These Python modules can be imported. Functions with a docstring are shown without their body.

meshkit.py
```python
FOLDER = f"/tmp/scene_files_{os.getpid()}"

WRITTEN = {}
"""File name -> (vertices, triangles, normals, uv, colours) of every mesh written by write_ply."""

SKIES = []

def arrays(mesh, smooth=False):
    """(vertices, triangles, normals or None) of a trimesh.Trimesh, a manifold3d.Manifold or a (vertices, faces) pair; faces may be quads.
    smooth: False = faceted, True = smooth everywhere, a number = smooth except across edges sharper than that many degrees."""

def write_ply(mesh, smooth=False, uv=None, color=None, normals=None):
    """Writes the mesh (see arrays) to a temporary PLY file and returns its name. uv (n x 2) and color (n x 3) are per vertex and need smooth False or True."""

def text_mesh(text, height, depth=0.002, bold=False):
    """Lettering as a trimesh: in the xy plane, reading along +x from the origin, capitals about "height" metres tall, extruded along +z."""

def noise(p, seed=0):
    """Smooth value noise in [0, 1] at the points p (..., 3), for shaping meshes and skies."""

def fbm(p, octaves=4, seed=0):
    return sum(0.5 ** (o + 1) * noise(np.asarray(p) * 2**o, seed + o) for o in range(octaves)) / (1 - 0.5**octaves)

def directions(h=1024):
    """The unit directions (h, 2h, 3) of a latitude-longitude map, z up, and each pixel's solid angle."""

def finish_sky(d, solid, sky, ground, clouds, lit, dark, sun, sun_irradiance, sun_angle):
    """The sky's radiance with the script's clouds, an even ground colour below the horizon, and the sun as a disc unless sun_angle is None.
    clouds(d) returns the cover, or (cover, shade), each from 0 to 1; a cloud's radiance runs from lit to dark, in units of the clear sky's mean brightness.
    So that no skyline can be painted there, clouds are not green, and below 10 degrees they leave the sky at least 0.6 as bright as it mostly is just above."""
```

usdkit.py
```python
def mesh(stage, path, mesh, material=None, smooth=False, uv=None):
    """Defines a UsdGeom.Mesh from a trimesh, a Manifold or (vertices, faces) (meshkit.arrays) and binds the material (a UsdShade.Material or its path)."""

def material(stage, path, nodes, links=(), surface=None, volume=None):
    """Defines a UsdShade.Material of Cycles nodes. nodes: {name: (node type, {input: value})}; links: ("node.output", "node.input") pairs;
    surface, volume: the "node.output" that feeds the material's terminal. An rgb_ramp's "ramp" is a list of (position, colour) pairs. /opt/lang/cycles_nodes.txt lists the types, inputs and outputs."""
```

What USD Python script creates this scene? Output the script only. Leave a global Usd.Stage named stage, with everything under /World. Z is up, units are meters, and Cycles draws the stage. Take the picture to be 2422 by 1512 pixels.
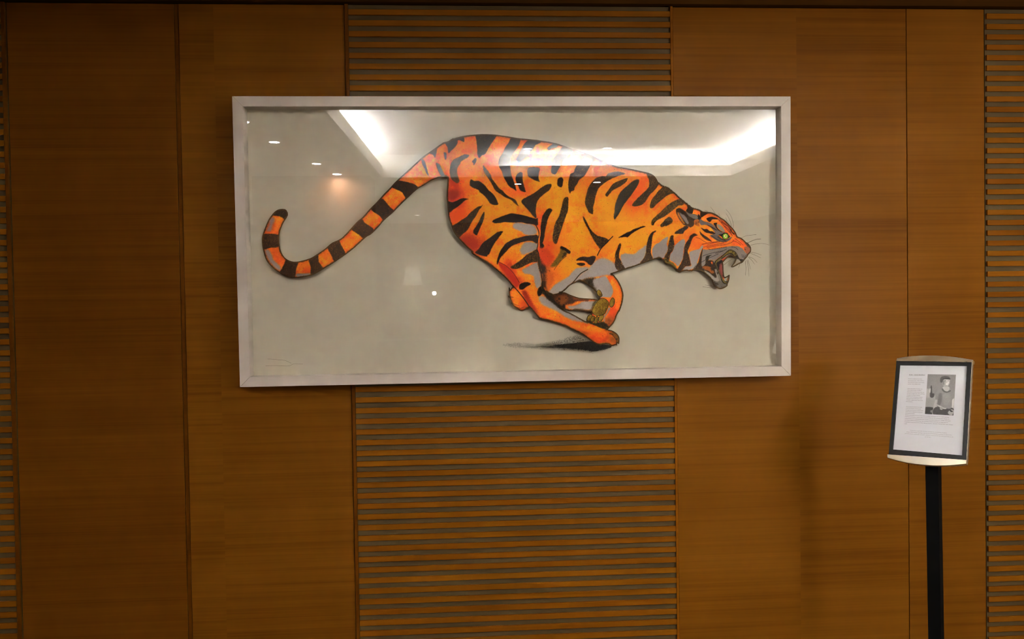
# Timber-clad lobby wall with a framed tiger on glass and a sign stand. OpenUSD, rendered by Cycles.
import math
import numpy as np
import trimesh
import shapely
from shapely.geometry import Polygon, LineString
from shapely.ops import unary_union
import meshkit
import usdkit
from pxr import Gf, Sdf, Usd, UsdGeom, UsdLux, UsdShade, Vt

stage = Usd.Stage.CreateInMemory()
UsdGeom.SetStageUpAxis(stage, UsdGeom.Tokens.z)
UsdGeom.SetStageMetersPerUnit(stage, 1.0)
UsdGeom.Xform.Define(stage, '/World')
UsdGeom.Scope.Define(stage, '/World/Looks')

# ------------------------------------------------------------------ camera, exposure, lights' strengths
cam = UsdGeom.Camera.Define(stage, '/World/camera')
cam.CreateFocalLengthAttr(36 * 1700 / 2422)
cam.CreateHorizontalApertureAttr(36.0)
cam.CreateVerticalApertureAttr(36.0 * 1512 / 2422)
cam.CreateClippingRangeAttr(Gf.Vec2f(0.05, 60))
cam.CreateExposureAttr(6.33)
yaw, pitch, roll = 0.05302487, -0.01737679, -0.01513599
fwd = np.array([math.sin(yaw) * math.cos(pitch), math.cos(yaw) * math.cos(pitch), math.sin(pitch)])
right = np.array([math.cos(yaw), -math.sin(yaw), 0])
up = np.cross(right, fwd)
r2, u2 = math.cos(roll) * right + math.sin(roll) * up, -math.sin(roll) * right + math.cos(roll) * up
cam.AddTransformOp().Set(Gf.Matrix4d(*r2, 0, *u2, 0, *(-fwd), 0, 0, -2.84873784, 1.5, 1))

COVE = 380.0 / 64            # radiance of the LED strips hidden on the cove ledge
SPOT = 120.0 / 64           # radiance of the small downlights
SHADE = 1.6 / 64           # radiance of the dim fabric shade
LAMP = 40.0 / 64           # radiance of the bright drum shade right of the camera
WHITE = (0.95, 0.96, 1.0)

# ------------------------------------------------------------------ helpers
names = {}


def path_of(name, parent):
    base = (parent.GetPath().pathString if parent is not None else '/World') + '/'
    k = names.get(base + name, 0)
    names[base + name] = k + 1
    return base + (name if k == 0 else f'{name}_{k:03d}')


def tag(p, label=None, category=None, group=None, kind=None):
    p = p.GetPrim() if hasattr(p, 'GetPrim') else p
    for k, v in (('label', label), ('category', category), ('group', group), ('kind', kind)):
        if v:
            p.SetCustomDataByKey(k, v)
    return p


def mesh(name, geo, mat, parent=None, smooth=False, color=None):
    p = path_of(name, parent)
    m = usdkit.mesh(stage, p, geo, M[mat], smooth)
    if color is not None:
        UsdGeom.PrimvarsAPI(m).CreatePrimvar('paint', Sdf.ValueTypeNames.Color3fArray, 'vertex').Set(Vt.Vec3fArray.FromNumpy(np.asarray(color, np.float32)))
    return m.GetPrim()


def thing(name, matrix=None, loc=None, parent=None):
    x = UsdGeom.Xform.Define(stage, path_of(name, parent))
    if matrix is not None:
        x.AddTransformOp().Set(matrix)
    elif loc is not None:
        x.AddTranslateOp().Set(Gf.Vec3d(*loc))
    return x.GetPrim()


def box(x0, x1, y0, y1, z0, z1):
    b = trimesh.creation.box((x1 - x0, y1 - y0, z1 - z0))
    b.apply_translation(((x0 + x1) / 2, (y0 + y1) / 2, (z0 + z1) / 2))
    return b


def cbox(x0, x1, y0, y1, z0, z1, c=0.0015):
    """box with all edges chamfered"""
    pts = []
    for sx, sy, sz in ((0, 1, 1), (1, 0, 1), (1, 1, 0)):
        for a in (0, 1):
            for b in (0, 1):
                for d in (0, 1):
                    pts.append(((x0 + c * sx, x1 - c * sx)[a], (y0 + c * sy, y1 - c * sy)[b], (z0 + c * sz, z1 - c * sz)[d]))
    return trimesh.convex.convex_hull(np.array(pts))


def join(*ms):
    return trimesh.util.concatenate(list(ms))


def lathe(profile, n=48):
    return trimesh.creation.revolve(np.array(profile, float), sections=n)


def lin(c):
    c = np.asarray(c, float) / 255.0
    return np.where(c <= 0.04045, c / 12.92, ((c + 0.055) / 1.055) ** 2.4)


# ------------------------------------------------------------------ materials
M = {}


def mat(name, nodes, links=(), surface='p.BSDF'):
    M[name] = usdkit.material(stage, '/World/Looks/' + name, nodes, links, surface=surface)


def plain(name, color, rough=0.5, metal=0.0, spec=0.5, **kw):
    mat(name, {'p': ('principled_bsdf', {'base_color': color, 'roughness': rough, 'metallic': metal, 'specular_ior_level': spec, **kw})})


def wood(name, seed, light, mid, dark, grain=42.0, rough=0.42, seam=None, bands=1.0):
    """veneer with level grain: long thin streaks in z, drifting slowly along x"""
    n = {'g': ('geometry', {}),
         'sx': ('separate_xyz', {}),
         'off': ('combine_xyz', {'x': seed * 3.1, 'y': seed * 1.7, 'z': seed * 5.3}),
         'add': ('mix_vector', {'fac': (0.5)}),
         'm1': ('mapping', {'scale': (0.55, 0.2, grain)}),
         'm2': ('mapping', {'scale': (0.9, 0.3, grain * 4.5)}),
         'm3': ('mapping', {'scale': (0.25, 0.2, 3.2 * bands)}),
         'n1': ('noise_texture', {'scale': 1.0, 'detail': 4.0, 'roughness': 0.62, 'distortion': 0.25}),
         'n2': ('noise_texture', {'scale': 1.0, 'detail': 3.0, 'roughness': 0.6}),
         'n3': ('noise_texture', {'scale': 1.0, 'detail': 3.0, 'roughness': 0.55, 'distortion': 0.4}),
         'a': ('math', {'math_type': 'multiply', 'value2': 0.45}),
         'b': ('math', {'math_type': 'multiply_add', 'value2': 0.2}),
         'c': ('math', {'math_type': 'multiply_add', 'value2': 0.42}),
         'r': ('rgb_ramp', {'ramp': [(0.32, dark), (0.50, mid), (0.70, light)]}),
         'p': ('principled_bsdf', {'roughness': rough, 'specular_ior_level': 0.06})}
    links = [('g.position', 'sx.vector')]
    # position + seed offset; one veneer leaf differs from the next across the seam
    n['ox'] = ('math', {'math_type': 'add', 'value2': seed * 3.1})
    n['oz'] = ('math', {'math_type': 'add', 'value2': seed * 5.37})
    n['v'] = ('combine_xyz', {})
    links += [('sx.x', 'ox.value1'), ('ox.value', 'v.x'), ('sx.y', 'v.y')]
    if seam is not None:
        n['st'] = ('math', {'math_type': 'greater_than', 'value2': seam})
        n['sm'] = ('math', {'math_type': 'multiply_add', 'value2': 7.77})
        links += [('sx.x', 'st.value1'), ('st.value', 'sm.value1'), ('sx.z', 'sm.value3'), ('sm.value', 'oz.value1')]
    else:
        links += [('sx.z', 'oz.value1')]
    links += [('oz.value', 'v.z')]
    for k in '123':
        links += [('v.vector', f'm{k}.vector'), (f'm{k}.vector', f'n{k}.vector')]
    links += [('n1.fac', 'a.value1'), ('n2.fac', 'b.value1'), ('a.value', 'b.value3'), ('n3.fac', 'c.value1'), ('b.value', 'c.value3'),
              ('c.value', 'r.fac'), ('r.color', 'p.base_color')]
    for k in ('off', 'add'):
        n.pop(k)
    mat(name, n, links)


WL, WM, WD = (0.240, 0.088, 0.0070), (0.188, 0.0645, 0.0045), (0.114, 0.0355, 0.0025)
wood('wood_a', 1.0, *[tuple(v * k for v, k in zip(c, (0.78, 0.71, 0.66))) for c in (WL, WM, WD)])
wood('wood_b', 2.3, WL, WM, WD, seam=-0.985)
wood('wood_c', 3.9, WL, WM, WD, seam=1.315)
wood('wood_d', 5.2, WL, WM, WD)
wood('wood_e', 6.6, WL, WM, WD)
wood('slat_wood_a', 7.7, (0.275, 0.096, 0.0042), (0.235, 0.078, 0.0030), (0.175, 0.053, 0.0020), bands=2.5)
wood('slat_wood_b', 9.1, (0.265, 0.088, 0.0040), (0.22, 0.070, 0.0028), (0.165, 0.048, 0.0020), bands=2.5)
wood('header_wood', 11.3, (0.085, 0.033, 0.003), (0.065, 0.023, 0.002), (0.04, 0.013, 0.0015))
wood('stile_wood', 12.9, (0.150, 0.047, 0.0022), (0.125, 0.038, 0.0018), (0.09, 0.026, 0.0012))
plain('groove_board', (0.100, 0.064, 0.024), 0.6, spec=0.25)
plain('dark_gap', (0.015, 0.008, 0.004), 0.8, spec=0.1)
plain('ceiling_white', (0.80, 0.77, 0.72), 0.9, spec=0.1)
mat('carpet', {'g': ('geometry', {}), 'n': ('noise_texture', {'scale': 60.0, 'detail': 3.0}), 'r': ('rgb_ramp', {'ramp': [(0.3, (0.05, 0.035, 0.025)), (0.7, (0.10, 0.075, 0.055))]}),
               'p': ('principled_bsdf', {'roughness': 0.95, 'specular_ior_level': 0.1})}, [('g.position', 'n.vector'), ('n.fac', 'r.fac'), ('r.color', 'p.base_color')])
plain('wall_brown', (0.16, 0.075, 0.03), 0.6, spec=0.3)
plain('frame_paint', (0.545, 0.480, 0.420), 0.45, spec=0.3)
plain('backing', (0.575, 0.525, 0.425), 0.7, spec=0.2)
mat('pane_glass', {'f': ('fresnel', {'IOR': 1.64}), 'g': ('geometry', {}), 'i': ('math', {'math_type': 'subtract', 'value1': 1.0}), 'k': ('math', {'math_type': 'multiply'}),
                   't': ('transparent_bsdf', {'color': (0.985, 0.99, 0.98)}), 's': ('glossy_bsdf', {'color': (1, 1, 1), 'roughness': 0.0}), 'x': ('mix_closure', {})},
    [('g.backfacing', 'i.value2'), ('i.value', 'k.value1'), ('f.fac', 'k.value2'), ('k.value', 'x.fac'), ('t.BSDF', 'x.closure1'), ('s.BSDF', 'x.closure2')], surface='x.closure')
mat('paint', {'a': ('attribute', {'attribute': 'paint'}), 'p': ('principled_bsdf', {'roughness': 0.55, 'specular_ior_level': 0.25})}, [('a.color', 'p.base_color')])
mat('gold_paint', {'a': ('attribute', {'attribute': 'paint'}), 'p': ('principled_bsdf', {'roughness': 0.5, 'metallic': 0.25, 'specular_ior_level': 0.3})}, [('a.color', 'p.base_color')])
plain('ink_black', (0.010, 0.010, 0.009), 0.6, spec=0.2)
plain('ink_line', (0.16, 0.135, 0.10), 0.6, spec=0.2)
plain('ink_olive', (0.030, 0.020, 0.006), 0.6, spec=0.2)
plain('ink_text', (0.14, 0.135, 0.135), 0.7, spec=0.2)
plain('ink_text_pale', (0.27, 0.265, 0.265), 0.7, spec=0.2)
plain('paper', (0.67, 0.68, 0.73), 0.8, spec=0.2)
plain('black_plastic', (0.017, 0.017, 0.017), 0.35, spec=0.4)
plain('black_steel', (0.004, 0.004, 0.004), 0.6, spec=0.06)
mat('brushed_steel', {'g': ('texture_coordinate', {}), 'mp': ('mapping', {'scale': (6.0, 6.0, 900.0)}), 'n': ('noise_texture', {'scale': 1.0, 'detail': 2.0}),
                      'r': ('map_range', {'to_min': 0.36, 'to_max': 0.50}), 'p': ('principled_bsdf', {'base_color': (0.88, 0.80, 0.65), 'metallic': 1.0})},
    [('g.object', 'mp.vector'), ('mp.vector', 'n.vector'), ('n.fac', 'r.value'), ('r.result', 'p.roughness')])
plain('brass', (0.55, 0.38, 0.16), 0.3, metal=1.0)
plain('dark_wood', (0.06, 0.028, 0.012), 0.4)


def emits(name, color, strength):
    mat(name, {'e': ('emission', {'color': color, 'strength': strength})}, surface='e.emission')


for k_, f_ in (('far', 0.5), ('near', 0.8), ('left', 1.3), ('right', 2.0)):
    emits('led_' + k_, WHITE, COVE * f_)
emits('spot', WHITE, SPOT)
emits('shade_glow', (1.0, 0.90, 0.72), SHADE)
emits('drum_glow', (1.0, 0.90, 0.76), LAMP)
emits('shade_dim', (1.0, 0.90, 0.74), 1.2 / 64)
emits('spot_strong', (1.0, 0.88, 0.80), 2200.0 / 64)
emits('globe_glow', (1.0, 0.96, 0.88), 60.0 / 64)
plain('trim_white', (0.7, 0.68, 0.64), 0.5)

# ------------------------------------------------------------------ the wall of panels and slats
P = 0.042                      # slat pitch
TOP = 2.6871                   # underside of the top slat
wall = thing('wall_back')
tag(wall, 'timber-clad wall of veneer panels and slatted panels', kind='structure')
mesh('backing_wall', box(-5.0, 5.5, 0.020, 0.14, 0, 3.3), 'dark_gap', wall)


def panel(x0, x1, m):
    return mesh('panel', cbox(x0 + .0014, x1 - .0014, 0.0, 0.0195, 0.0, TOP - .001, 0.0007), m, wall)


panel(-5.0, -4.13, 'wood_e')
panel(-4.13, -3.06, 'wood_d')
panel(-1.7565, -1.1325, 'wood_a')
panel(-1.1175, -0.484, 'wood_b')
panel(0.8105, 1.7722, 'wood_c')
panel(1.7722, 2.1012, 'wood_d')
panel(3.40, 4.36, 'wood_a')
panel(4.36, 5.5, 'wood_e')
mesh('jointing_strip', box(-1.1322, -1.1178, 0.0030, 0.0195, 0, TOP - .001), 'stile_wood', wall)


def slatted(x0, x1, s0, s1, stiles):
    """x0..x1 the board; s0..s1 the slats"""
    b = mesh('slatted_panel', box(x0 + .0012, x1 - .0012, 0.0, 0.0195, 0.0, TOP - .001), 'groove_board', wall)
    for a, c in stiles:
        mesh('stile', cbox(a, c, -0.0092, -0.0002, 0.0, TOP - .001, 0.0006), 'stile_wood' if a < 0 else 'slat_wood_b', b)
    for k in range(64):
        z = TOP - P * k
        if k == 0 or z < 0.03:
            continue
        # a slat's underside is at z
        mesh('slat', cbox(s0 + .0003, s1 - .0003, -0.0095, -0.0002, z, min(z + 0.0212, TOP - .002), 0.0006), ('slat_wood_a', 'slat_wood_b')[(k * 7 // 3) % 2], b)
    return b


slatted(-3.06, -1.7565, -3.045, -1.7715, [(-3.0585, -3.0455), (-1.7710, -1.7578)])
slatted(-0.484, 0.8105, -0.4685, 0.7985, [(-0.4825, -0.4690), (0.7990, 0.8090)])
slatted(2.1012, 3.40, 2.1045, 3.387, [(3.3875, 3.3985)])
header = mesh('trim_1', cbox(-5.0, 5.5, -0.012, 0.0195, TOP + .007, 2.80, 0.001), 'header_wood')
tag(header, 'dark timber header rail along the top of the panelled wall', kind='structure')

# ------------------------------------------------------------------ floor, other walls, ceiling with its lit tray
tag(mesh('floor', box(-5.0, 5.5, -11.6, 0.14, -0.1, 0.0), 'carpet'), 'dark brown carpeted floor', kind='structure')
tag(mesh('wall_left', box(-5.12, -5.0, -11.6, 0.14, 0, 3.3), 'wall_brown'), 'brown side wall on the left', kind='structure')
tag(mesh('wall_right', box(5.5, 5.62, -11.6, 0.14, 0, 3.3), 'wall_brown'), 'brown side wall on the right', kind='structure')
tag(mesh('wall_front', box(-5.12, 5.62, -11.72, -11.6, 0, 3.3), 'wall_brown'), 'brown wall at the far end of the lobby', kind='structure')
TX0, TX1, TY0, TY1 = -1.0, 2.99, -5.5, -2.3       # opening of the tray in the lower ceiling
LED = 0.26                                          # depth of the ledge
low = join(box(-5.0, TX0, -11.6, 0.14, 2.8, 2.9), box(TX1, 5.5, -11.6, 0.14, 2.8, 2.9), box(TX0, TX1, -11.6, TY0, 2.8, 2.9), box(TX0, TX1, TY1, 0.14, 2.8, 2.9))
tray = join(box(TX0 - LED - .02, TX1 + LED + .02, TY0 - LED - .02, TY1 + LED + .02, 3.10, 3.13),
            box(TX0 - LED - .02, TX0 - LED, TY0 - LED, TY1 + LED, 2.9, 3.10), box(TX1 + LED, TX1 + LED + .02, TY0 - LED, TY1 + LED, 2.9, 3.10),
            box(TX0 - LED - .02, TX1 + LED + .02, TY0 - LED - .02, TY0 - LED, 2.9, 3.10), box(TX0 - LED - .02, TX1 + LED + .02, TY1 + LED, TY1 + LED + .02, 2.9, 3.10))
ceil = tag(mesh('ceiling', low, 'ceiling_white'), 'white ceiling around a recessed tray with hidden lighting', kind='structure')
mesh('tray', tray, 'ceiling_white', ceil)
lip = join(box(TX0 - .02, TX0, TY0, TY1, 2.9, 2.925), box(TX1, TX1 + .02, TY0, TY1, 2.9, 2.925), box(TX0 - .02, TX1 + .02, TY0 - .02, TY0, 2.9, 2.925), box(TX0 - .02, TX1 + .02, TY1, TY1 + .02, 2.9, 2.925))
mesh('tray_lip', lip, 'ceiling_white', ceil)
for nm, a in (('far', (0.36, TX1, TY0 - .20, TY0 - .18)), ('near', (TX0, TX1, TY1 + .13, TY1 + .15)), ('left', (TX0 - .15, TX0 - .13, TY0, TY1)), ('right', (TX1 + .16, TX1 + .18, TY0, TY1 - .5))):
    t = tag(mesh('led_strip', box(*a, 2.9005, 2.908), 'led_' + nm), f'white light strip hidden on the {nm} ledge of the ceiling tray', 'light strip')

# ------------------------------------------------------------------ downlights
def ring(r0, r1, z0, z1):
    return lathe([(r0, z0), (r1, z0), (r1, z1), (r0, z1), (r0, z0)], 32)


DOWN = [(-1.659, -2.689, 2.8, 'nearest the slatted wall'), (-1.640, -3.446, 2.8, 'second from the slatted wall'), (-1.524, -4.532, 2.8, 'third from the slatted wall'),
        (-1.455, -5.215, 2.8, 'in front of the timber column'), (0.561, -6.065, 2.8, 'behind the tray, on its left half'), (1.508, -5.957, 2.8, 'behind the tray, on its right half'),
        (-0.952, -9.922, 2.8, 'far away near the end wall'), (0.63, -5.40, 3.10, 'inside the tray, on its left half'), (1.53, -5.38, 3.10, 'inside the tray, on its right half')]
for x, y, z, where in DOWN:
    t = tag(thing('downlight', loc=(x, y, z)), f'small round ceiling downlight {where}', 'ceiling light', 'downlights in the lobby ceiling')
    mesh('trim_ring', ring(0.044, 0.055, -0.006, 0.0), 'trim_white', t, 40)
    mesh('lamp', lathe([(0, -0.002), (0.043, -0.002), (0.043, -0.0008), (0, -0.0008)], 32), 'spot_strong' if 'column' in where else 'spot', t)
tag(mesh('trim_2', box(-2.4, -1.12, -5.75, -5.35, 0, 2.8), 'wall_brown'), 'timber-clad column on the left behind the camera', kind='structure')

# ------------------------------------------------------------------ lamps and sideboard behind the camera
def shade_mesh(r0, r1, h, th=0.004):
    return lathe([(r0 - th, 0), (r0, 0), (r1, h), (r1 - th, h), (r0 - th, 0)], 48)


t = tag(thing('floor_lamp', loc=(2.40, -2.26, 0)), 'bright floor lamp with a white drum shade, just right of the camera', 'lamp')
mesh('base', lathe([(0, 0), (0.14, 0), (0.14, 0.015), (0.02, 0.03), (0, 0.03)]), 'black_steel', t, 35)
mesh('pole', lathe([(0, 0.03), (0.011, 0.03), (0.011, 1.54), (0, 1.54)], 20), 'black_steel', t, 35)
s = shade_mesh(0.16, 0.15, 0.30); s.apply_translation((0, 0, 1.34)); mesh('lamp_shade', s, 'drum_glow', t, 35)
t = tag(thing('tapered_floor_lamp', loc=(2.84, -3.20, 0)), 'dim floor lamp with a pale conical fabric shade, farther back on the right', 'lamp')
mesh('base', lathe([(0, 0), (0.15, 0), (0.15, 0.015), (0.02, 0.03), (0, 0.03)]), 'black_steel', t, 35)
mesh('pole', lathe([(0, 0.03), (0.011, 0.03), (0.011, 1.30), (0, 1.30)], 20), 'black_steel', t, 35)
s = shade_mesh(0.305, 0.20, 0.45); s.apply_translation((0, 0, 0.968)); mesh('lamp_shade', s, 'shade_glow', t, 35)

t = tag(thing('sideboard', loc=(-0.68, -6.55, 0)), 'low dark wooden sideboard standing in the lobby behind the camera', 'sideboard')
mesh('body', cbox(-0.75, 0.75, -0.22, 0.22, 0.12, 0.86, 0.004), 'dark_wood', t)
mesh('top', cbox(-0.78, 0.78, -0.24, 0.24, 0.86, 0.89, 0.004), 'dark_wood', t)
for sx in (-0.68, 0.68):
    for sy in (-0.17, 0.17):
        mesh('leg', cbox(sx - .025, sx + .025, sy - .025, sy + .025, 0, 0.12, 0.002), 'black_steel', t)
for k in (-1, 0, 1):
    d = mesh('door', cbox(k * .5 - .242, k * .5 + .242, 0.22, 0.236, 0.15, 0.83, 0.003), 'dark_wood', t)
    mesh('handle', cbox(k * .5 + .20, k * .5 + .212, 0.236, 0.256, 0.42, 0.56, 0.002), 'brass', d)
t = tag(thing('table_lamp', loc=(-0.77, -6.5, 0.89)), 'table lamp with a cream tapered shade on the dark sideboard', 'lamp')
mesh('base', lathe([(0, 0), (0.09, 0), (0.09, 0.02), (0.04, 0.05), (0.075, 0.22), (0.07, 0.38), (0.02, 0.5), (0.012, 0.72), (0, 0.72)]), 'brass', t, 40)
s = shade_mesh(0.125, 0.082, 0.235); s.apply_translation((0, 0, 0.695)); mesh('lamp_shade', s, 'shade_dim', t, 35)
t = tag(thing('globe_lamp', loc=(-0.499, -6.5, 0.89)), 'slim lamp with a small round glowing globe on the dark sideboard', 'lamp')
mesh('base', lathe([(0, 0), (0.06, 0), (0.06, 0.012), (0.008, 0.02), (0.006, 0.565), (0, 0.565)], 24), 'brass', t, 40)
g = trimesh.creation.icosphere(3, 0.026); g.apply_translation((0, 0, 0.588)); mesh('globe', g, 'globe_glow', t, True)

# ------------------------------------------------------------------ framed picture (hung leaning slightly forward)
TILT = 0.0165
FW, FH, RAIL, DEEP = 2.130, 1.0894, 0.0375, 0.060
fm = Gf.Matrix4d(1, 0, 0, 0, 0, math.cos(TILT), math.sin(TILT), 0, 0, -math.sin(TILT), math.cos(TILT), 0, 0.178, -0.085, 1.2127, 1)
pic = tag(thing('framed_picture', matrix=fm), 'large white-framed picture of a leaping orange tiger painted on glass', 'picture')


def rail(p0, p1, q0, q1):
    """outer edge p0-p1, inner edge q0-q1 in the frame's plane; depth along +y"""
    c = 0.0012
    pts = [(x, y, z) for x, z in (p0, p1, q1, q0) for y in (c, DEEP)]
    o = np.array([p0, p1, q1, q0]); m = o.mean(0)
    for x, z in o + (m - o) / np.linalg.norm(m - o, axis=1)[:, None] * c * 1.4:
        pts.append((x, 0.0, z))
    return trimesh.convex.convex_hull(np.array(pts))


w2, g_ = FW / 2, 0.0002
OUT = [(-w2, 0), (w2, 0), (w2, FH), (-w2, FH)]
INN = [(-w2 + RAIL, RAIL), (w2 - RAIL, RAIL), (w2 - RAIL, FH - RAIL), (-w2 + RAIL, FH - RAIL)]
for i in range(4):
    j = (i + 1) % 4
    mesh('frame_rail', rail(OUT[i], OUT[j], INN[i], INN[j]), 'frame_paint', pic)
ix, z0_, z1_ = w2 - RAIL + 0.0, RAIL, FH - RAIL
mesh('glass_pane', box(-ix, ix, 0.026, 0.030, z0_, z1_), 'pane_glass', pic)
mesh('backing_board', box(-ix, ix, 0.052, 0.057, z0_, z1_), 'backing', pic)

# ------------------------------------------------------------------ the painted tiger: flat paint on the back of the glass.
# Shapes are in half millimetres on the picture's own plane, from the middle of its lower edge.
SIL={
'tail':[-482,1858,-531,1853,-580,1837,-653,1787,-727,1737,-798,1673,-871,1608,-938,1547,-982,1500,-1026,1457,-1085,1392,-1137,1342,-1189,1284,-1247,1234,-1353,1124,-1430,1086,-1484,1041,-1546,999,-1600,969,-1684,947,-1737,948,-1781,971,-1811,1014,-1824,1068,-1826,1136,-1814,1188,-1792,1239,-1769,1275,-1756,1303,-1764,1332,-1782,1345,-1817,1345,-1846,1333,-1875,1304,-1905,1261,-1931,1204,-1947,1161,-1955,1122,-1953,1061,-1943,1008,-1925,954,-1889,908,-1844,869,-1792,837,-1732,821,-1656,824,-1580,842,-1510,880,-1433,925,-1341,986,-1255,1050,-1170,1126,-1134,1146,-1075,1203,-1030,1254,-971,1304,-920,1354,-853,1419,-780,1484,-731,1513,-658,1556,-599,1577,-552,1584,-512,1584],
'body':[-577,1835,-554,1843,-515,1862,-467,1881,-402,1895,-338,1903,-273,1908,-176,1904,-80,1891,17,1875,82,1870,153,1862,185,1856,250,1846,315,1831,380,1809,445,1787,511,1765,576,1740,641,1709,707,1680,772,1657,830,1645,909,1630,989,1612,1041,1598,1068,1582,1089,1554,1102,1530,1142,1501,1173,1493,1200,1472,1232,1446,1266,1414,1292,1393,1332,1356,1357,1339,1403,1210,1426,1055,1381,932,1361,840,1316,837,1287,832,1265,825,1238,835,1216,863,1183,886,1147,897,1136,919,1105,939,1089,936,1036,921,987,904,899,874,823,851,732,821,636,794,670,807,590,788,524,778,469,770,441,755,398,735,364,703,341,687,298,673,252,666,226,676,213,689,190,696,185,706,181,758,175,807,166,856,157,921,151,967,121,912,71,863,6,851,-72,852,-124,869,-246,919,-330,982,-399,1037,-470,1116,-502,1162,-520,1213,-537,1268,-544,1320,-546,1374,-550,1432,-546,1480,-544,1516,-541,1580,-545,1612,-579,1709],
'head':[1322,1367,1332,1356,1342,1350,1375,1330,1419,1318,1450,1301,1486,1296,1520,1293,1542,1284,1575,1267,1600,1249,1623,1236,1645,1216,1667,1192,1689,1170,1707,1147,1718,1128,1730,1103,1756,1093,1779,1076,1801,1054,1808,1054,1830,1029,1838,1005,1834,977,1814,956,1808,943,1785,917,1770,898,1755,890,1748,889,1719,873,1691,860,1675,866,1700,901,1712,926,1704,934,1675,951,1650,937,1612,899,1614,890,1615,856,1617,825,1623,788,1640,791,1658,802,1665,796,1659,754,1649,729,1646,714,1624,699,1593,689,1571,693,1539,715,1527,740,1518,762,1499,784,1468,812,1443,831,1405,840,1374,839,1350,836,1290,907,1335,1055,1376,1171,1309,1271],
'hind_leg':[-369,1006,-246,919,-153,844,-92,784,-61,745,1,658,70,579,93,555,132,507,148,484,171,475,265,450,360,417,392,399,431,380,471,361,502,342,536,315,560,297,581,284,602,271,634,264,668,271,700,269,708,258,729,255,753,263,761,256,764,273,769,276,777,269,781,280,783,311,778,332,762,354,731,375,696,386,643,400,604,417,551,439,509,458,408,515,362,536,313,567,265,603,226,633,200,663,184,693,181,758,175,807,166,856,156,921,150,999,106,1000,-26,923],
'hind_paw':[93,559,78,569,23,540,-16,557,-55,589,-70,628,-79,659,-83,698,-81,726,-71,710,-49,729,1,682],
'foreleg':[732,819,756,795,778,766,793,737,806,707,814,676,817,650,812,610,802,573,787,530,785,530,764,496,753,464,734,431,710,405,691,389,643,399,604,416,551,437,522,455,525,476,536,499,560,510,563,536,576,570,586,581,611,613,626,639,607,674,585,697,559,721,528,743,498,763,469,772,524,783,591,793,670,811],
'lower_foreleg':[184,719,226,676,252,666,298,673,348,684,397,663,462,640,505,634,615,622,623,578,583,532,535,526,440,536,385,536,377,539,313,565,265,602,226,632,200,661,184,691],
}
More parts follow.
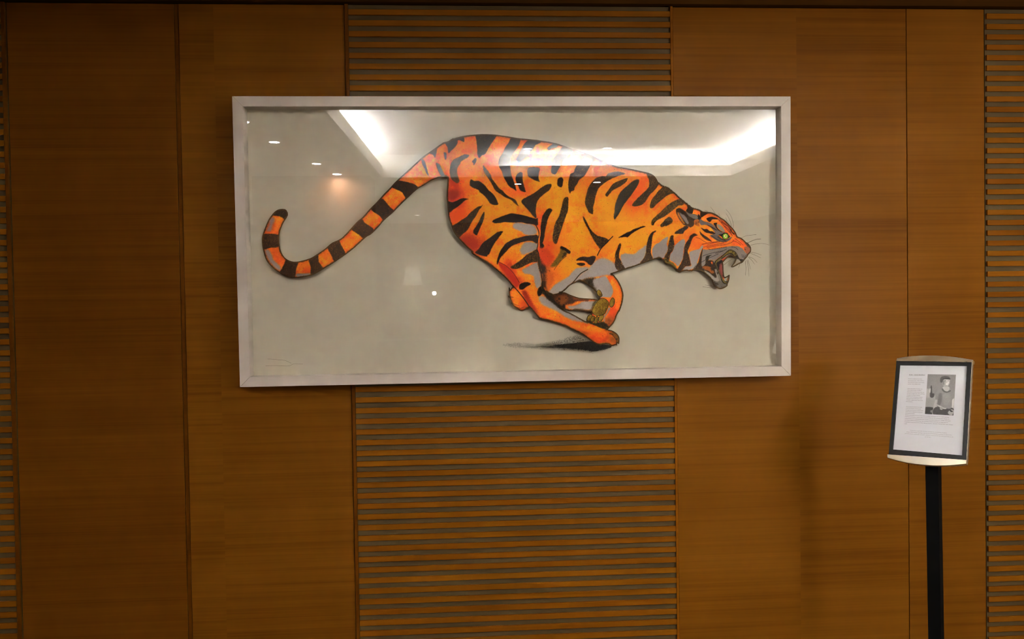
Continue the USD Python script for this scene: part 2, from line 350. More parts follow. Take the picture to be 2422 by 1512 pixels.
LAY=[
(0,[-37,1219,-8,1228,41,1221,83,1218,122,1201,141,1175,141,1142,115,1130,82,1127,43,1137,27,1153,-2,1167,-31,1180,-44,1199],(147,136,134),3,0),
(0,[146,1061,104,1076,55,1075,32,1059,15,1030,5,1001,8,1007,24,978,53,984,86,993,122,1009,144,1025],(147,136,134),3,0),
(0,[26,864,65,883,105,905,137,918,149,905,157,872,166,823,172,774,174,742,141,716,128,732,116,775,110,808,84,824,51,828,32,841],(147,136,134),3,0),
(0,[537,877,498,878,448,869,415,840,382,804,332,775,283,747,250,715,230,689,252,664,298,671,344,687,384,726,434,771,484,816,541,851],(147,136,134),3.2,0),
(0,[181,656,150,648,165,601,212,569,290,536,345,496,408,464,471,451,534,438,518,456,408,519,330,579,252,627],(147,136,134),4,0),
(0,[427,770,475,816,539,862,587,917,650,947,706,931,769,883,772,824,665,806,538,784,458,761],(147,136,134),4,0),
(0,[803,971,837,981,877,975,909,977,936,1001,970,1024,1000,1042,1002,997,994,963,975,929,954,906,987,900,899,870,819,851,800,914,796,954],(147,136,134),3,0),
(0,[1050,1015,1072,1046,1104,1062,1122,1080,1149,1098,1165,1107,1176,1098,1168,1069,1165,1043,1173,1022,1167,990,1151,964,1140,941,1089,933,1058,934,1047,965,1047,992],(147,136,134),1.6,0),
(0,[1291,1086,1307,1081,1311,1062,1306,1040,1299,1007,1295,970,1290,935,1277,909,1265,887,1250,874,1234,892,1212,909,1190,921,1187,953,1195,975,1210,995,1224,1034,1240,1051,1266,1071],(147,136,134),1.4,0),
(0,[1342,980,1373,997,1402,1004,1422,1010,1436,1027,1451,1038,1453,1018,1438,999,1426,964,1417,933,1406,903,1392,868,1350,846,1294,843,1305,867,1328,875,1357,877,1352,903,1346,934],(147,136,134),1.4,0),
(0,[1437,908,1550,919,1594,949,1682,982,1745,932,1760,888,1735,904,1688,951,1619,930,1578,906,1575,869,1593,807,1618,761,1665,754,1652,708,1593,685,1546,706,1515,762,1437,828,1374,838,1390,877],(118,108,100),2,0.05),
(0,[1450,1003,1500,1002,1550,1008,1594,1013,1651,1025,1688,1028,1735,1024,1770,1005,1792,977,1811,956,1785,917,1745,929,1719,957,1682,979,1644,973,1594,949,1550,919,1512,919,1500,913,1493,932,1475,913,1471,889,1452,874,1437,889,1440,932,1447,981],(126,116,112),1.5,0),
(0,[568,778,624,792,668,805,685,794,707,760,729,721,737,686,730,660,715,638,688,638,655,639,624,639,607,674,585,697,568,714,559,745],(147,136,134),2,0),
(0,[377,574,441,581,504,612,576,611,615,610,583,571,551,540,472,545,401,549],(147,136,134),3,0),
(0,[698,560,711,549,700,523,681,497,665,474,670,458,662,442,660,474,663,497,684,521],(128,112,116),2,0),
(0,[-1935,1030,-1908,1038,-1886,999,-1872,961,-1835,922,-1821,891,-1844,884,-1895,938,-1921,984],(140,124,126),3,0),
(0,[-1701,852,-1640,855,-1598,854,-1610,839,-1656,829,-1705,832],(138,122,122),2,0),
(0,[-1898,1268,-1869,1283,-1855,1261,-1870,1232,-1886,1182,-1921,1182,-1899,1225],(134,104,112),4,0),
(0,[-930,1554,-815,1535,-768,1495,-846,1416,-875,1441,-896,1470,-971,1511],(50,25,6),1.3,0.3),
(0,[-1052,1421,-985,1355,-960,1322,-1030,1257,-1066,1290,-1130,1345],(50,25,6),1.3,0.3),
(0,[-1207,1266,-1175,1233,-1111,1182,-1167,1124,-1178,1106,-1227,1147,-1284,1198],(50,25,6),1.3,0.3),
(0,[-1380,1105,-1362,1070,-1333,997,-1406,940,-1439,994,-1465,1052,-1430,1090],(50,25,6),1.3,0.3),
(0,[-1542,1003,-1532,942,-1503,884,-1591,839,-1594,904,-1607,966],(50,25,6),1.3,0.3),
(0,[-1691,947,-1704,890,-1721,820,-1792,834,-1833,861,-1818,884,-1794,929,-1770,964],(50,25,6),1.3,0.3),
(0,[-1965,1149,-1822,1148,-1828,1064,-1893,1053,-1953,1046],(50,25,6),1.3,0.3),
(0,[-1832,1351,-1757,1336,-1747,1296,-1773,1253,-1801,1282,-1861,1297,-1897,1290,-1868,1326],(22,16,10),1.5,0.3),
(0,[-734,1723,-713,1701,-696,1643,-685,1592,-700,1607,-721,1658,-735,1687],(50,25,6),1.2,0.25),
(0,[-626,1690,-601,1679,-583,1643,-559,1584,-591,1592,-613,1635,-623,1665],(50,25,6),1.2,0.25),
(0,[-683,1770,-624,1806,-621,1773,-633,1730,-650,1752],(50,25,6),1.2,0.25),
(0,[328,1033,371,1000,380,980,337,938,291,886,248,886,278,929,305,968,322,1000],(112,78,14),2.5,0.6),
(0,[-554,1841,-515,1865,-467,1884,-415,1894,-409,1849,-441,1862,-458,1859,-461,1836,-484,1804,-510,1782,-531,1764,-536,1804,-548,1830],(34,16,4),1.2,0.1),
(0,[-565,1766,-548,1765,-546,1747,-548,1718,-558,1718],(34,16,4),1.2,0.1),
(0,[-373,1746,-392,1754,-418,1750,-456,1731,-489,1715,-509,1692,-519,1660,-523,1619,-517,1580,-501,1555,-485,1542,-466,1533,-450,1548,-456,1573,-465,1602,-468,1628,-458,1660,-441,1682,-438,1695,-405,1718,-382,1730],(50,25,6),1.2,0.45),
(0,[-325,1725,-315,1717,-319,1698,-332,1676,-340,1672,-341,1685,-349,1698,-341,1711],(34,16,4),1.2,0.3),
(0,[-266,1666,-251,1653,-229,1627,-210,1598,-198,1566,-172,1530,-141,1488,-118,1474,-99,1452,-70,1429,-35,1412,-15,1396,-3,1367,4,1352,-29,1380,-54,1403,-99,1423,-125,1442,-173,1475,-198,1521,-221,1559,-258,1617],(50,25,6),1.2,0.5),
(0,[-41,1883,-67,1841,-94,1803,-117,1758,-137,1726,-147,1691,-141,1655,-122,1623,-110,1584,-91,1546,-66,1507,-34,1487,-13,1473,-20,1513,-33,1552,-45,1584,-54,1626,-57,1665,-53,1713,-36,1755,-16,1783,7,1812,24,1857,17,1873],(34,16,4),1.2,0.15),
(0,[85,1870,131,1867,189,1862,179,1841,140,1822,120,1789,100,1770,90,1741,64,1725,34,1706,8,1687,-8,1709,-4,1726,16,1764,36,1803,59,1838,79,1857],(34,16,4),1.2,0.1),
(0,[23,1616,38,1606,37,1564,45,1519,57,1480,60,1461,21,1474,6,1503,-13,1545,-16,1577,-3,1600],(34,16,4),1.2,0.05),
(0,[86,1648,169,1647,163,1602,163,1560,172,1541,143,1548,104,1567,78,1593],(34,16,4),1.2,0.2),
(0,[-363,1560,-334,1550,-301,1550,-276,1534,-254,1514,-235,1489,-225,1478,-196,1452,-174,1423,-161,1394,-155,1367,-191,1365,-217,1378,-236,1407,-264,1440,-293,1463,-303,1479,-331,1492,-357,1505,-370,1525],(34,16,4),1.2,0.2),
(0,[-555,1400,-507,1389,-465,1403,-433,1417,-410,1417,-383,1411,-410,1401,-437,1377,-469,1351,-499,1332,-525,1310,-547,1316,-551,1358],(34,16,4),1.2,0.3),
(0,[-272,1367,-282,1359,-314,1350,-354,1321,-380,1296,-406,1270,-439,1251,-471,1229,-501,1213,-517,1197,-505,1162,-483,1129,-467,1116,-451,1122,-428,1145,-395,1173,-375,1206,-352,1247,-328,1279,-305,1321,-285,1347],(50,25,6),1.2,0.4),
(0,[-263,1311,-283,1285,-306,1237,-326,1202,-345,1176,-350,1154,-340,1141,-324,1132,-314,1150,-301,1179,-288,1205,-271,1243,-262,1285],(34,16,4),1.2,0.35),
(0,[-201,1239,-186,1252,-147,1268,-105,1284,-56,1298,-7,1293,42,1283,90,1269,136,1256,151,1259,152,1210,135,1206,106,1214,67,1218,25,1228,-24,1228,-73,1229,-105,1232,-141,1226,-177,1223,-196,1230],(34,16,4),1.2,0.1),
(0,[181,1469,142,1447,96,1437,63,1421,37,1406,27,1383,59,1344,91,1308,116,1276,133,1262,142,1269,136,1308,140,1347,144,1379,164,1411,184,1440],(34,16,4),1.2,0.3),
(0,[102,1437,115,1447,148,1469,181,1495,220,1517,253,1524,262,1511,246,1478,213,1453,180,1427,157,1408,140,1369,107,1369],(50,25,6),1.2,0.4),
(0,[-120,1161,-162,1155,-198,1130,-237,1101,-267,1082,-290,1056,-310,1027,-336,995,-256,968,-240,981,-226,990,-212,1026,-189,1065,-166,1097,-139,1132],(34,16,4),1.2,0.3),
(0,[150,1126,105,1127,56,1124,7,1111,-39,1099,-78,1080,-105,1061,-125,1035,-145,1006,-158,973,-170,935,-169,905,-156,925,-146,951,-123,979,-86,1015,-79,1025,-46,1050,6,1069,55,1082,104,1084,143,1065],(34,16,4),1.2,0.3),
(0,[233,1800,270,1827,283,1835,322,1828,308,1807,282,1798,263,1793,249,1785,240,1787],(34,16,4),1.2,0.1),
(0,[354,1809,400,1799,432,1776,396,1739,366,1714,343,1678,319,1639,309,1620,293,1599,270,1601,260,1620,264,1656,278,1711,301,1743,328,1778],(34,16,4),1.2,0.3),
(0,[543,1755,602,1729,582,1684,555,1642,538,1613,518,1583,479,1555,462,1522,442,1496,437,1474,415,1464,405,1448,396,1471,392,1523,402,1574,411,1600,437,1613,447,1642,470,1681,504,1723],(50,25,6),1.2,0.45),
(0,[325,1572,345,1572,353,1555,349,1523,341,1500,324,1499,308,1514,307,1533,312,1559],(34,16,4),1.2,0.2),
(0,[769,1616,798,1614,838,1600,805,1588,778,1579,739,1563,695,1540,659,1515,629,1486,616,1456,605,1424,595,1375,585,1342,585,1310,581,1287,552,1300,539,1326,526,1356,521,1375,526,1412,537,1454,544,1483,564,1518,587,1547,617,1570,653,1580,689,1583,706,1602,739,1611],(50,25,6),1.2,0.5),
(0,[857,1565,831,1559,788,1543,748,1524,728,1504,705,1472,685,1446,681,1433,694,1423,704,1430,721,1449,738,1469,767,1485,804,1504,837,1527,854,1546],(50,25,6),1.2,0.45),
(0,[1010,1606,1041,1601,1068,1585,1091,1554,1107,1528,1091,1496,1070,1470,1051,1452,1027,1429,1013,1406,995,1380,971,1359,944,1349,912,1344,891,1352,899,1370,923,1396,947,1419,979,1448,1009,1476,1025,1499,1028,1525,1025,1554,1015,1575],(50,25,6),1.2,0.6),
(0,[1144,1499,1173,1496,1200,1475,1229,1448,1200,1441,1170,1428,1146,1410,1119,1389,1093,1368,1074,1350,1061,1335,1037,1330,1032,1351,1040,1377,1053,1405,1075,1431,1093,1455,1117,1478],(50,25,6),1.2,0.65),
(0,[1282,1401,1303,1385,1302,1364,1287,1351,1260,1349,1239,1333,1196,1299,1172,1281,1140,1260,1105,1245,1084,1230,1068,1214,1060,1196,1046,1198,1041,1214,1049,1238,1065,1256,1089,1277,1116,1300,1151,1334,1183,1360,1210,1378,1245,1394],(50,25,6),1.2,0.75),
(0,[1182,1261,1198,1255,1211,1234,1206,1215,1187,1202,1163,1190,1145,1188,1131,1182,1118,1185,1113,1198,1126,1211,1142,1229,1156,1245],(50,25,6),1.2,0.6),
(0,[996,1188,980,1191,959,1186,932,1176,900,1166,871,1150,844,1140,812,1122,783,1104,804,1105,836,1108,857,1107,879,1127,905,1145,932,1160,958,1173,980,1181],(34,16,4),1.2,0.25),
(0,[1078,1154,1062,1151,1046,1141,1032,1125,1022,1107,1013,1081,1005,1052,1002,1024,999,997,994,971,983,945,964,919,954,906,996,903,1036,916,1052,934,1042,965,1037,992,1040,1023,1045,1057,1048,1089,1054,1117,1064,1138,1078,1146],(50,25,6),1.2,0.4),
(0,[1203,1116,1219,1113,1216,1097,1221,1074,1224,1047,1221,1026,1210,995,1194,977,1186,951,1183,927,1187,910,1216,898,1229,870,1247,852,1261,847,1249,828,1229,839,1212,866,1178,888,1145,897,1134,919,1148,945,1143,938,1151,962,1164,982,1173,1009,1173,1032,1181,1061,1186,1087,1192,1105],(50,25,6),1.2,0.6),
(0,[1385,1131,1411,1115,1396,1111,1376,1100,1362,1078,1353,1054,1362,1076,1351,1044,1342,1022,1333,1000,1330,983,1337,965,1344,934,1350,908,1354,881,1339,875,1312,873,1303,864,1283,843,1260,828,1243,839,1261,874,1274,895,1290,930,1295,957,1301,983,1302,1013,1309,1040,1320,1061,1340,1088,1338,1087,1349,1111,1365,1124],(50,25,6),1.2,0.4),
(0,[1303,1188,1329,1188,1338,1184,1329,1168,1307,1151,1291,1129,1262,1128,1229,1129,1231,1141,1249,1154,1271,1167,1298,1180],(34,16,4),1.2,0.35),
(0,[247,1335,266,1321,253,1300,240,1274,226,1241,219,1209,212,1183,205,1151,202,1118,195,1089,188,1067,198,1047,188,1028,168,1025,165,1060,166,1102,173,1151,173,1197,180,1235,187,1271,207,1306,224,1326],(34,16,4),1.2,0.35),
(0,[372,1421,392,1413,391,1370,388,1318,374,1282,361,1247,347,1208,337,1176,327,1150,316,1117,306,1085,296,1062,283,1061,270,1075,265,1108,271,1150,278,1189,292,1231,315,1270,329,1312,339,1348,353,1400],(50,25,6),1.2,0.6),
(0,[505,1272,521,1252,538,1219,557,1180,583,1147,615,1121,648,1111,681,1101,707,1081,684,1055,661,1036,634,1020,621,1036,602,1062,582,1095,556,1147,527,1203,511,1236],(50,25,6),1.2,0.6),
(0,[796,1059,803,1044,793,1008,786,975,786,949,799,923,812,897,800,906,831,863,780,848,752,883,757,954,749,937,759,989,773,1021,783,1047],(50,25,6),1.2,0.45),
(0,[446,930,469,950,502,959,541,955,578,963,601,956,597,935,584,909,564,890,544,900,528,916,501,926,468,927],(34,16,4),1.2,0.2),
(0,[449,904,475,910,505,910,518,897,501,887,475,888],(50,25,6),1.2,0.4),
(0,[329,1041,351,1036,381,1019,405,998,393,980,371,993,345,1016,325,1026],(34,16,4),1.2,0.3),
(0,[-65,885,-26,910,24,945,60,977,99,996,139,1019,152,999,154,944,144,924,105,918,72,906,33,887,-7,871,-46,871],(50,25,6),1.2,0.6),
(0,[4,747,37,763,70,764,90,753,83,743,57,730,27,708,1,715],(34,16,4),1.2,0.15),
(0,[157,924,180,947,203,911,212,868,241,855,235,839,176,830,166,862],(34,16,4),1.2,0.1),
(0,[-322,1905,-305,1911,-273,1912,-176,1907,-154,1903,-177,1867,-200,1835,-227,1791,-250,1755,-276,1743,-289,1727,-302,1733,-308,1759,-309,1797,-313,1836,-316,1871],(34,22,10),1.2,0.3),
(0,[946,1552,925,1552,895,1539,874,1521,847,1498,815,1472,794,1446,783,1425,775,1402,790,1433,773,1400,763,1374,755,1341,753,1309,746,1276,747,1256,755,1245,769,1263,789,1292,809,1328,832,1367,803,1316,822,1352,844,1381,865,1409,886,1433,903,1458,921,1484,937,1508,948,1534],(34,22,6),1.3,0.35),
(0,[178,732,184,693,167,663,154,654,141,667,141,693,155,722],(34,20,10),1.3,0.1),
(0,[-156,925,-98,892,-43,836,1,764,-19,728,-60,781,-108,836,-144,876],(186,34,0),3,0),
(0,[23,688,53,694,85,635,110,586,136,526,96,537,61,596],(160,34,2),4,0),
(0,[182,836,208,836,228,790,214,741,220,705,194,725,183,774],(72,34,8),4,0.2),
(0,[215,865,248,848,273,789,253,737,226,705,211,757],(196,84,4),6,0),
(0,[158,1028,207,1021,246,988,278,958,248,907,205,891,173,924,157,973],(206,58,0),6,0),
(0,[-541,1474,-467,1477,-452,1441,-497,1406,-536,1406,-547,1442],(150,30,2),5,0),
(0,[-528,1300,-470,1335,-425,1312,-425,1274,-471,1242,-510,1226,-529,1262],(226,74,0),6,0),
(0,[-447,1119,-363,1131,-318,1098,-306,1063,-326,1021,-384,1034,-429,1074],(168,40,2),7,0),
(0,[1148,941,1179,921,1194,910,1221,892,1238,867,1229,854,1212,874,1178,890,1152,904,1141,921],(112,92,30),1.2,0.5),
(0,[184,719,210,689,252,666,298,671,348,684,397,663,462,640,534,629,538,612,462,613,412,591,363,582,356,559,313,560,265,600,225,630,200,660],(62,28,8),3,0.15),
(0,[184,719,210,689,252,666,258,643,297,600,350,566,313,560,265,600,225,630,200,660,184,693],(26,18,10),3,0.1),
(0,[281,632,324,661,364,657,380,631,363,599,330,583,297,606],(120,58,8),5,0.2),
(0,[426,649,479,637,536,621,531,612,501,617,468,620,426,625],(110,46,8),3,0.2),
(0,[502,778,560,791,595,790,582,777,577,758,585,727,603,701,609,674,585,692,555,719,524,745],(62,52,40),4,0.2),
(0,[425,550,467,552,500,545,544,538,566,555,575,588,593,613,611,615,588,581,566,540,557,520,522,531,478,534,425,537],(66,58,40),3,0.2),
(0,[525,455,551,460,583,438,620,443,652,448,670,437,691,421,704,402,691,388,643,399,604,416,551,437],(34,28,12),2.5,0.3),
(0,[701,355,722,346,743,325,756,298,759,272,777,277,784,311,778,332,762,354,736,365],(112,62,8),2,0.4),
(0,[560,298,589,280,615,275,645,282,677,279,700,270,706,258,668,268,634,262,602,270],(120,84,20),1.2,0.4),
(0,[1239,1316,1250,1327,1268,1329,1290,1319,1319,1300,1352,1284,1375,1282,1403,1275,1419,1255,1412,1240,1385,1234,1383,1205,1374,1188,1352,1177,1338,1186,1321,1190,1298,1199,1281,1219,1263,1243,1248,1272,1239,1296],(58,34,14),1,0.2),
(0,[1252,1298,1263,1287,1277,1261,1294,1234,1307,1212,1303,1204,1285,1221,1268,1248,1254,1274],(172,94,10),1,0.2),
(0,[1263,1298,1286,1282,1303,1274,1321,1252,1332,1230,1339,1212,1330,1203,1314,1217,1299,1241,1283,1261,1272,1278],(118,104,106),1.2,0),
(0,[1321,1297,1352,1284,1375,1280,1401,1273,1414,1255,1408,1242,1385,1244,1357,1256,1334,1273],(118,108,102),1,0),
(0,[1423,1246,1441,1237,1463,1224,1495,1217,1521,1204,1544,1186,1575,1157,1608,1135,1631,1131,1586,1118,1563,1125,1530,1158,1508,1184,1474,1196,1441,1194,1428,1207],(104,90,90),1,0),
(0,[1548,1147,1575,1149,1608,1135,1631,1131,1586,1118,1566,1109,1530,1101,1507,1116,1543,1125],(108,94,92),1.2,0),
(0,[1383,1229,1405,1238,1419,1227,1423,1203,1425,1187,1403,1190,1387,1203],(170,84,10),1.2,0.3),
(0,[1333,1350,1373,1330,1377,1312,1366,1284,1341,1289,1317,1306,1330,1326],(36,22,8),1,0.1),
(0,[1437,1299,1455,1299,1499,1296,1486,1281,1464,1270,1441,1255,1430,1275],(52,28,8),1,0.2),
(0,[1415,1281,1432,1264,1439,1246,1423,1238,1428,1207,1419,1229,1412,1260],(28,20,14),0.8,0),
(0,[1481,1246,1497,1254,1519,1259,1548,1255,1571,1245,1593,1227,1575,1236,1548,1239,1526,1237,1517,1226,1506,1219,1486,1233],(26,14,6),0.8,0.1),
(0,[1537,1206,1553,1212,1566,1210,1562,1197,1566,1177,1581,1157,1606,1142,1626,1135,1597,1140,1570,1157,1550,1182],(26,20,12),0.8,0.1),
(0,[1566,1201,1593,1192,1613,1172,1626,1150,1628,1137,1604,1144,1579,1166,1566,1184],(136,124,108),0.8,0),
(0,[1436,1174,1463,1163,1485,1163,1508,1147,1530,1145,1550,1127,1530,1123,1503,1130,1474,1136,1450,1156],(44,20,8),0.8,0.1),
(0,[1486,1195,1508,1189,1535,1175,1570,1149,1543,1160,1514,1176],(50,34,20),0.8,0),
(0,[1427,1148,1441,1132,1463,1115,1494,1095,1525,1064,1494,1073,1467,1086,1445,1106,1429,1128],(60,28,8),0.8,0.1),
(0,[1512,1110,1555,1116,1577,1107,1604,1087,1633,1078,1662,1091,1685,1102,1667,1075,1635,1063,1599,1061,1564,1070,1532,1092],(94,82,82),1.2,0),
(0,[1577,1118,1609,1125,1618,1132,1644,1132,1658,1115,1669,1102,1653,1090,1633,1081,1613,1086,1600,1102,1586,1111],(14,16,10),0.6,0),
(0,[1653,1105,1648,1091,1632,1084,1616,1090,1611,1106,1616,1120,1632,1127,1648,1119],(128,180,36),0.6,0),
(0,[1643,1106,1640,1097,1632,1094,1624,1098,1621,1107,1624,1116,1632,1118,1640,1115],(226,222,150),0.6,0),
(0,[1639,1107,1634,1103,1630,1108,1634,1112],(20,22,8),0.5,0),
(0,[1783,1018,1814,1026,1827,1026,1838,1002,1834,977,1814,956,1795,977,1786,996],(150,84,58),1.2,0.1),
(0,[1777,1076,1792,1067,1830,1029,1836,1011,1814,1020,1792,1045],(72,54,40),1,0.1),
(0,[1729,957,1713,981,1688,997,1663,1000,1644,988,1613,961,1578,934,1550,912,1540,888,1553,860,1568,832,1587,795,1599,755,1618,730,1649,728,1661,749,1624,754,1606,779,1587,817,1568,857,1562,888,1578,918,1613,936,1650,961,1682,963,1707,938,1744,919,1757,888,1785,917,1745,929],(30,24,10),0.8,0.1),
(0,[1723,960,1707,978,1688,991,1663,993,1647,984,1619,958,1584,931,1559,912,1550,891,1559,866,1574,832,1593,795,1606,761,1624,739,1649,736,1624,748,1603,779,1584,820,1565,860,1558,888,1575,915,1609,939,1644,964,1682,972,1707,948],(116,98,34),0.8,0.4),
(0,[1600,918,1635,942,1666,953,1653,936,1614,902,1617,862,1618,825,1626,785,1606,781,1590,810,1578,841,1575,872,1581,903],(112,46,42),1,0),
(0,[1606,927,1635,942,1666,951,1644,930,1614,902,1606,912],(190,70,28),1,0),
(0,[1562,894,1587,915,1606,918,1606,899,1587,890,1581,869,1576,838,1567,860],(26,14,14),1,0),
(0,[1590,875,1603,881,1606,841,1612,801,1599,807,1590,841],(142,60,54),1.2,0),
(0,[1475,913,1525,916,1545,888,1554,857,1549,826,1562,786,1530,796,1505,818,1468,837,1430,837,1387,847,1393,868,1415,908,1431,969,1450,1015,1445,972,1439,905,1443,871,1459,877,1471,892],(44,24,8),0.8,0.3),
(0,[1449,868,1478,873,1515,864,1509,851,1537,833,1540,817,1518,817,1493,836,1455,849],(150,74,8),1.6,0.2),
(0,[1475,913,1472,938,1484,953,1522,960,1506,950,1497,932,1493,913],(34,28,12),0.8,0.2),
(0,[1515,904,1525,907,1529,888,1521,888],(232,96,6),0.8,0),
(0,[1462,832,1505,811,1537,786,1562,780,1545,845,1553,842,1562,811,1574,777,1580,757,1562,751,1537,762,1512,781,1483,809],(146,134,128),0.8,0),
(0,[1521,762,1562,749,1587,756,1612,733,1649,725,1643,708,1593,689,1549,709],(92,86,80),1,0.1),
(0,[1712,926,1748,910,1751,895,1719,875,1691,861,1677,867,1700,901],(146,136,122),0.6,0),
(0,[1621,773,1657,800,1640,754,1624,756],(150,140,124),0.6,0),
(1,[1712,926,1700,901,1675,866,1691,860,1719,873,1749,890],(30,24,16),0.75,0),
(1,[1621,776,1658,802,1665,796,1657,752],(34,30,18),0.7,0),
(1,[1658,799,1640,754],(34,30,18),0.6,0),
(1,[135,1207,154,1168,160,1133,150,1094,149,1055,143,1022,150,999,155,980,157,921,166,856,175,807,181,758,184,725,185,693],(30,20,10),1.1,0),
(1,[737,1113,684,1061,641,1016,614,967],(20,16,8),1.1,0),
(1,[184,693,200,663,226,633,265,603,313,567,362,536,408,515,518,456,551,439,604,417,643,400,696,386,731,375,762,354,778,332,783,311],(46,36,14),1.0,0),
(1,[537,858,481,826,441,781,398,732,364,703,341,687,298,671,252,664,226,676],(44,32,12),1.2,0),
(1,[701,355,722,346,743,325,756,298,757,272],(70,24,6),0.6,0),
(1,[-71,612,-47,600,0,580],(70,30,6),0.5,0),
(1,[-74,655,-58,651,-47,649],(60,26,6),0.6,0),
(1,[-24,572,7,563,31,572],(60,26,6),0.5,0),
(1,[371,964,321,922,294,887,274,858],(96,52,8),0.6,0),
(1,[1569,1245,1613,1197,1645,1157,1669,1132],(120,34,4),0.8,0),
(1,[1587,1245,1613,1214,1651,1185,1669,1152,1680,1121],(120,34,4),0.8,0),
(1,[1600,1219,1636,1192,1658,1181,1680,1156],(120,34,4),0.8,0),
(1,[1627,1185,1658,1157,1678,1121,1689,1108],(120,34,4),0.8,0),
(1,[1712,1119,1680,1143,1667,1170],(120,34,4),0.8,0),
(1,[1676,1156,1685,1137,1700,1121],(20,10,4),1.2,0),
(1,[1707,1088,1745,1059,1774,1034],(120,40,6),0.6,0),
(1,[1696,1066,1725,1059,1756,1034],(120,40,6),0.6,0),
(1,[1644,1043,1678,1055,1700,1075],(120,40,6),0.6,0),
(1,[1443,1045,1510,1057,1568,1065],(120,40,6),0.6,0),
(1,[1483,1037,1537,1055,1586,1061],(120,40,6),0.6,0),
(1,[1447,1043,1507,1055,1585,1063],(120,40,6),0.6,0),
(1,[1458,1021,1529,1037,1619,1054],(120,40,6),0.6,0),
(1,[1485,1016,1552,1031,1641,1041],(120,40,6),0.6,0),
(1,[1396,1098,1425,1089,1454,1071,1480,1058],(120,40,6),0.6,0),
(1,[1496,1007,1518,1003,1574,1011,1641,1021],(48,42,44),0.6,0),
(1,[1449,953,1529,976,1619,993],(48,42,44),0.6,0),
(1,[1439,903,1484,928,1574,967],(48,42,44),0.6,0),
(1,[1551,971,1596,984,1641,1005],(48,42,44),0.6,0),
(1,[1676,1022,1713,1015,1732,997],(48,42,44),0.6,0),
(1,[1707,929,1745,926,1782,916],(48,42,44),0.6,0),
(1,[1764,959,1767,938],(48,42,44),0.6,0),
(1,[1779,959,1776,934],(48,42,44),0.6,0),
(1,[1795,956,1785,937],(48,42,44),0.6,0),
(1,[1521,1110,1550,1090,1582,1072,1613,1063,1644,1065],(36,32,28),0.7,0),
(1,[1575,1109,1599,1089,1631,1076,1658,1082],(36,32,28),0.7,0),
(1,[1570,1100,1599,1080,1633,1071],(36,32,28),0.7,0),
(1,[-48,738,-9,695,36,636,68,587,84,557,97,551],(36,22,10),1.2,0),
(1,[-156,925,-98,892,-43,836,1,764],(90,20,2),0.7,0),
(1,[732,819,756,795,778,766,793,737],(60,30,8),0.8,0),
]
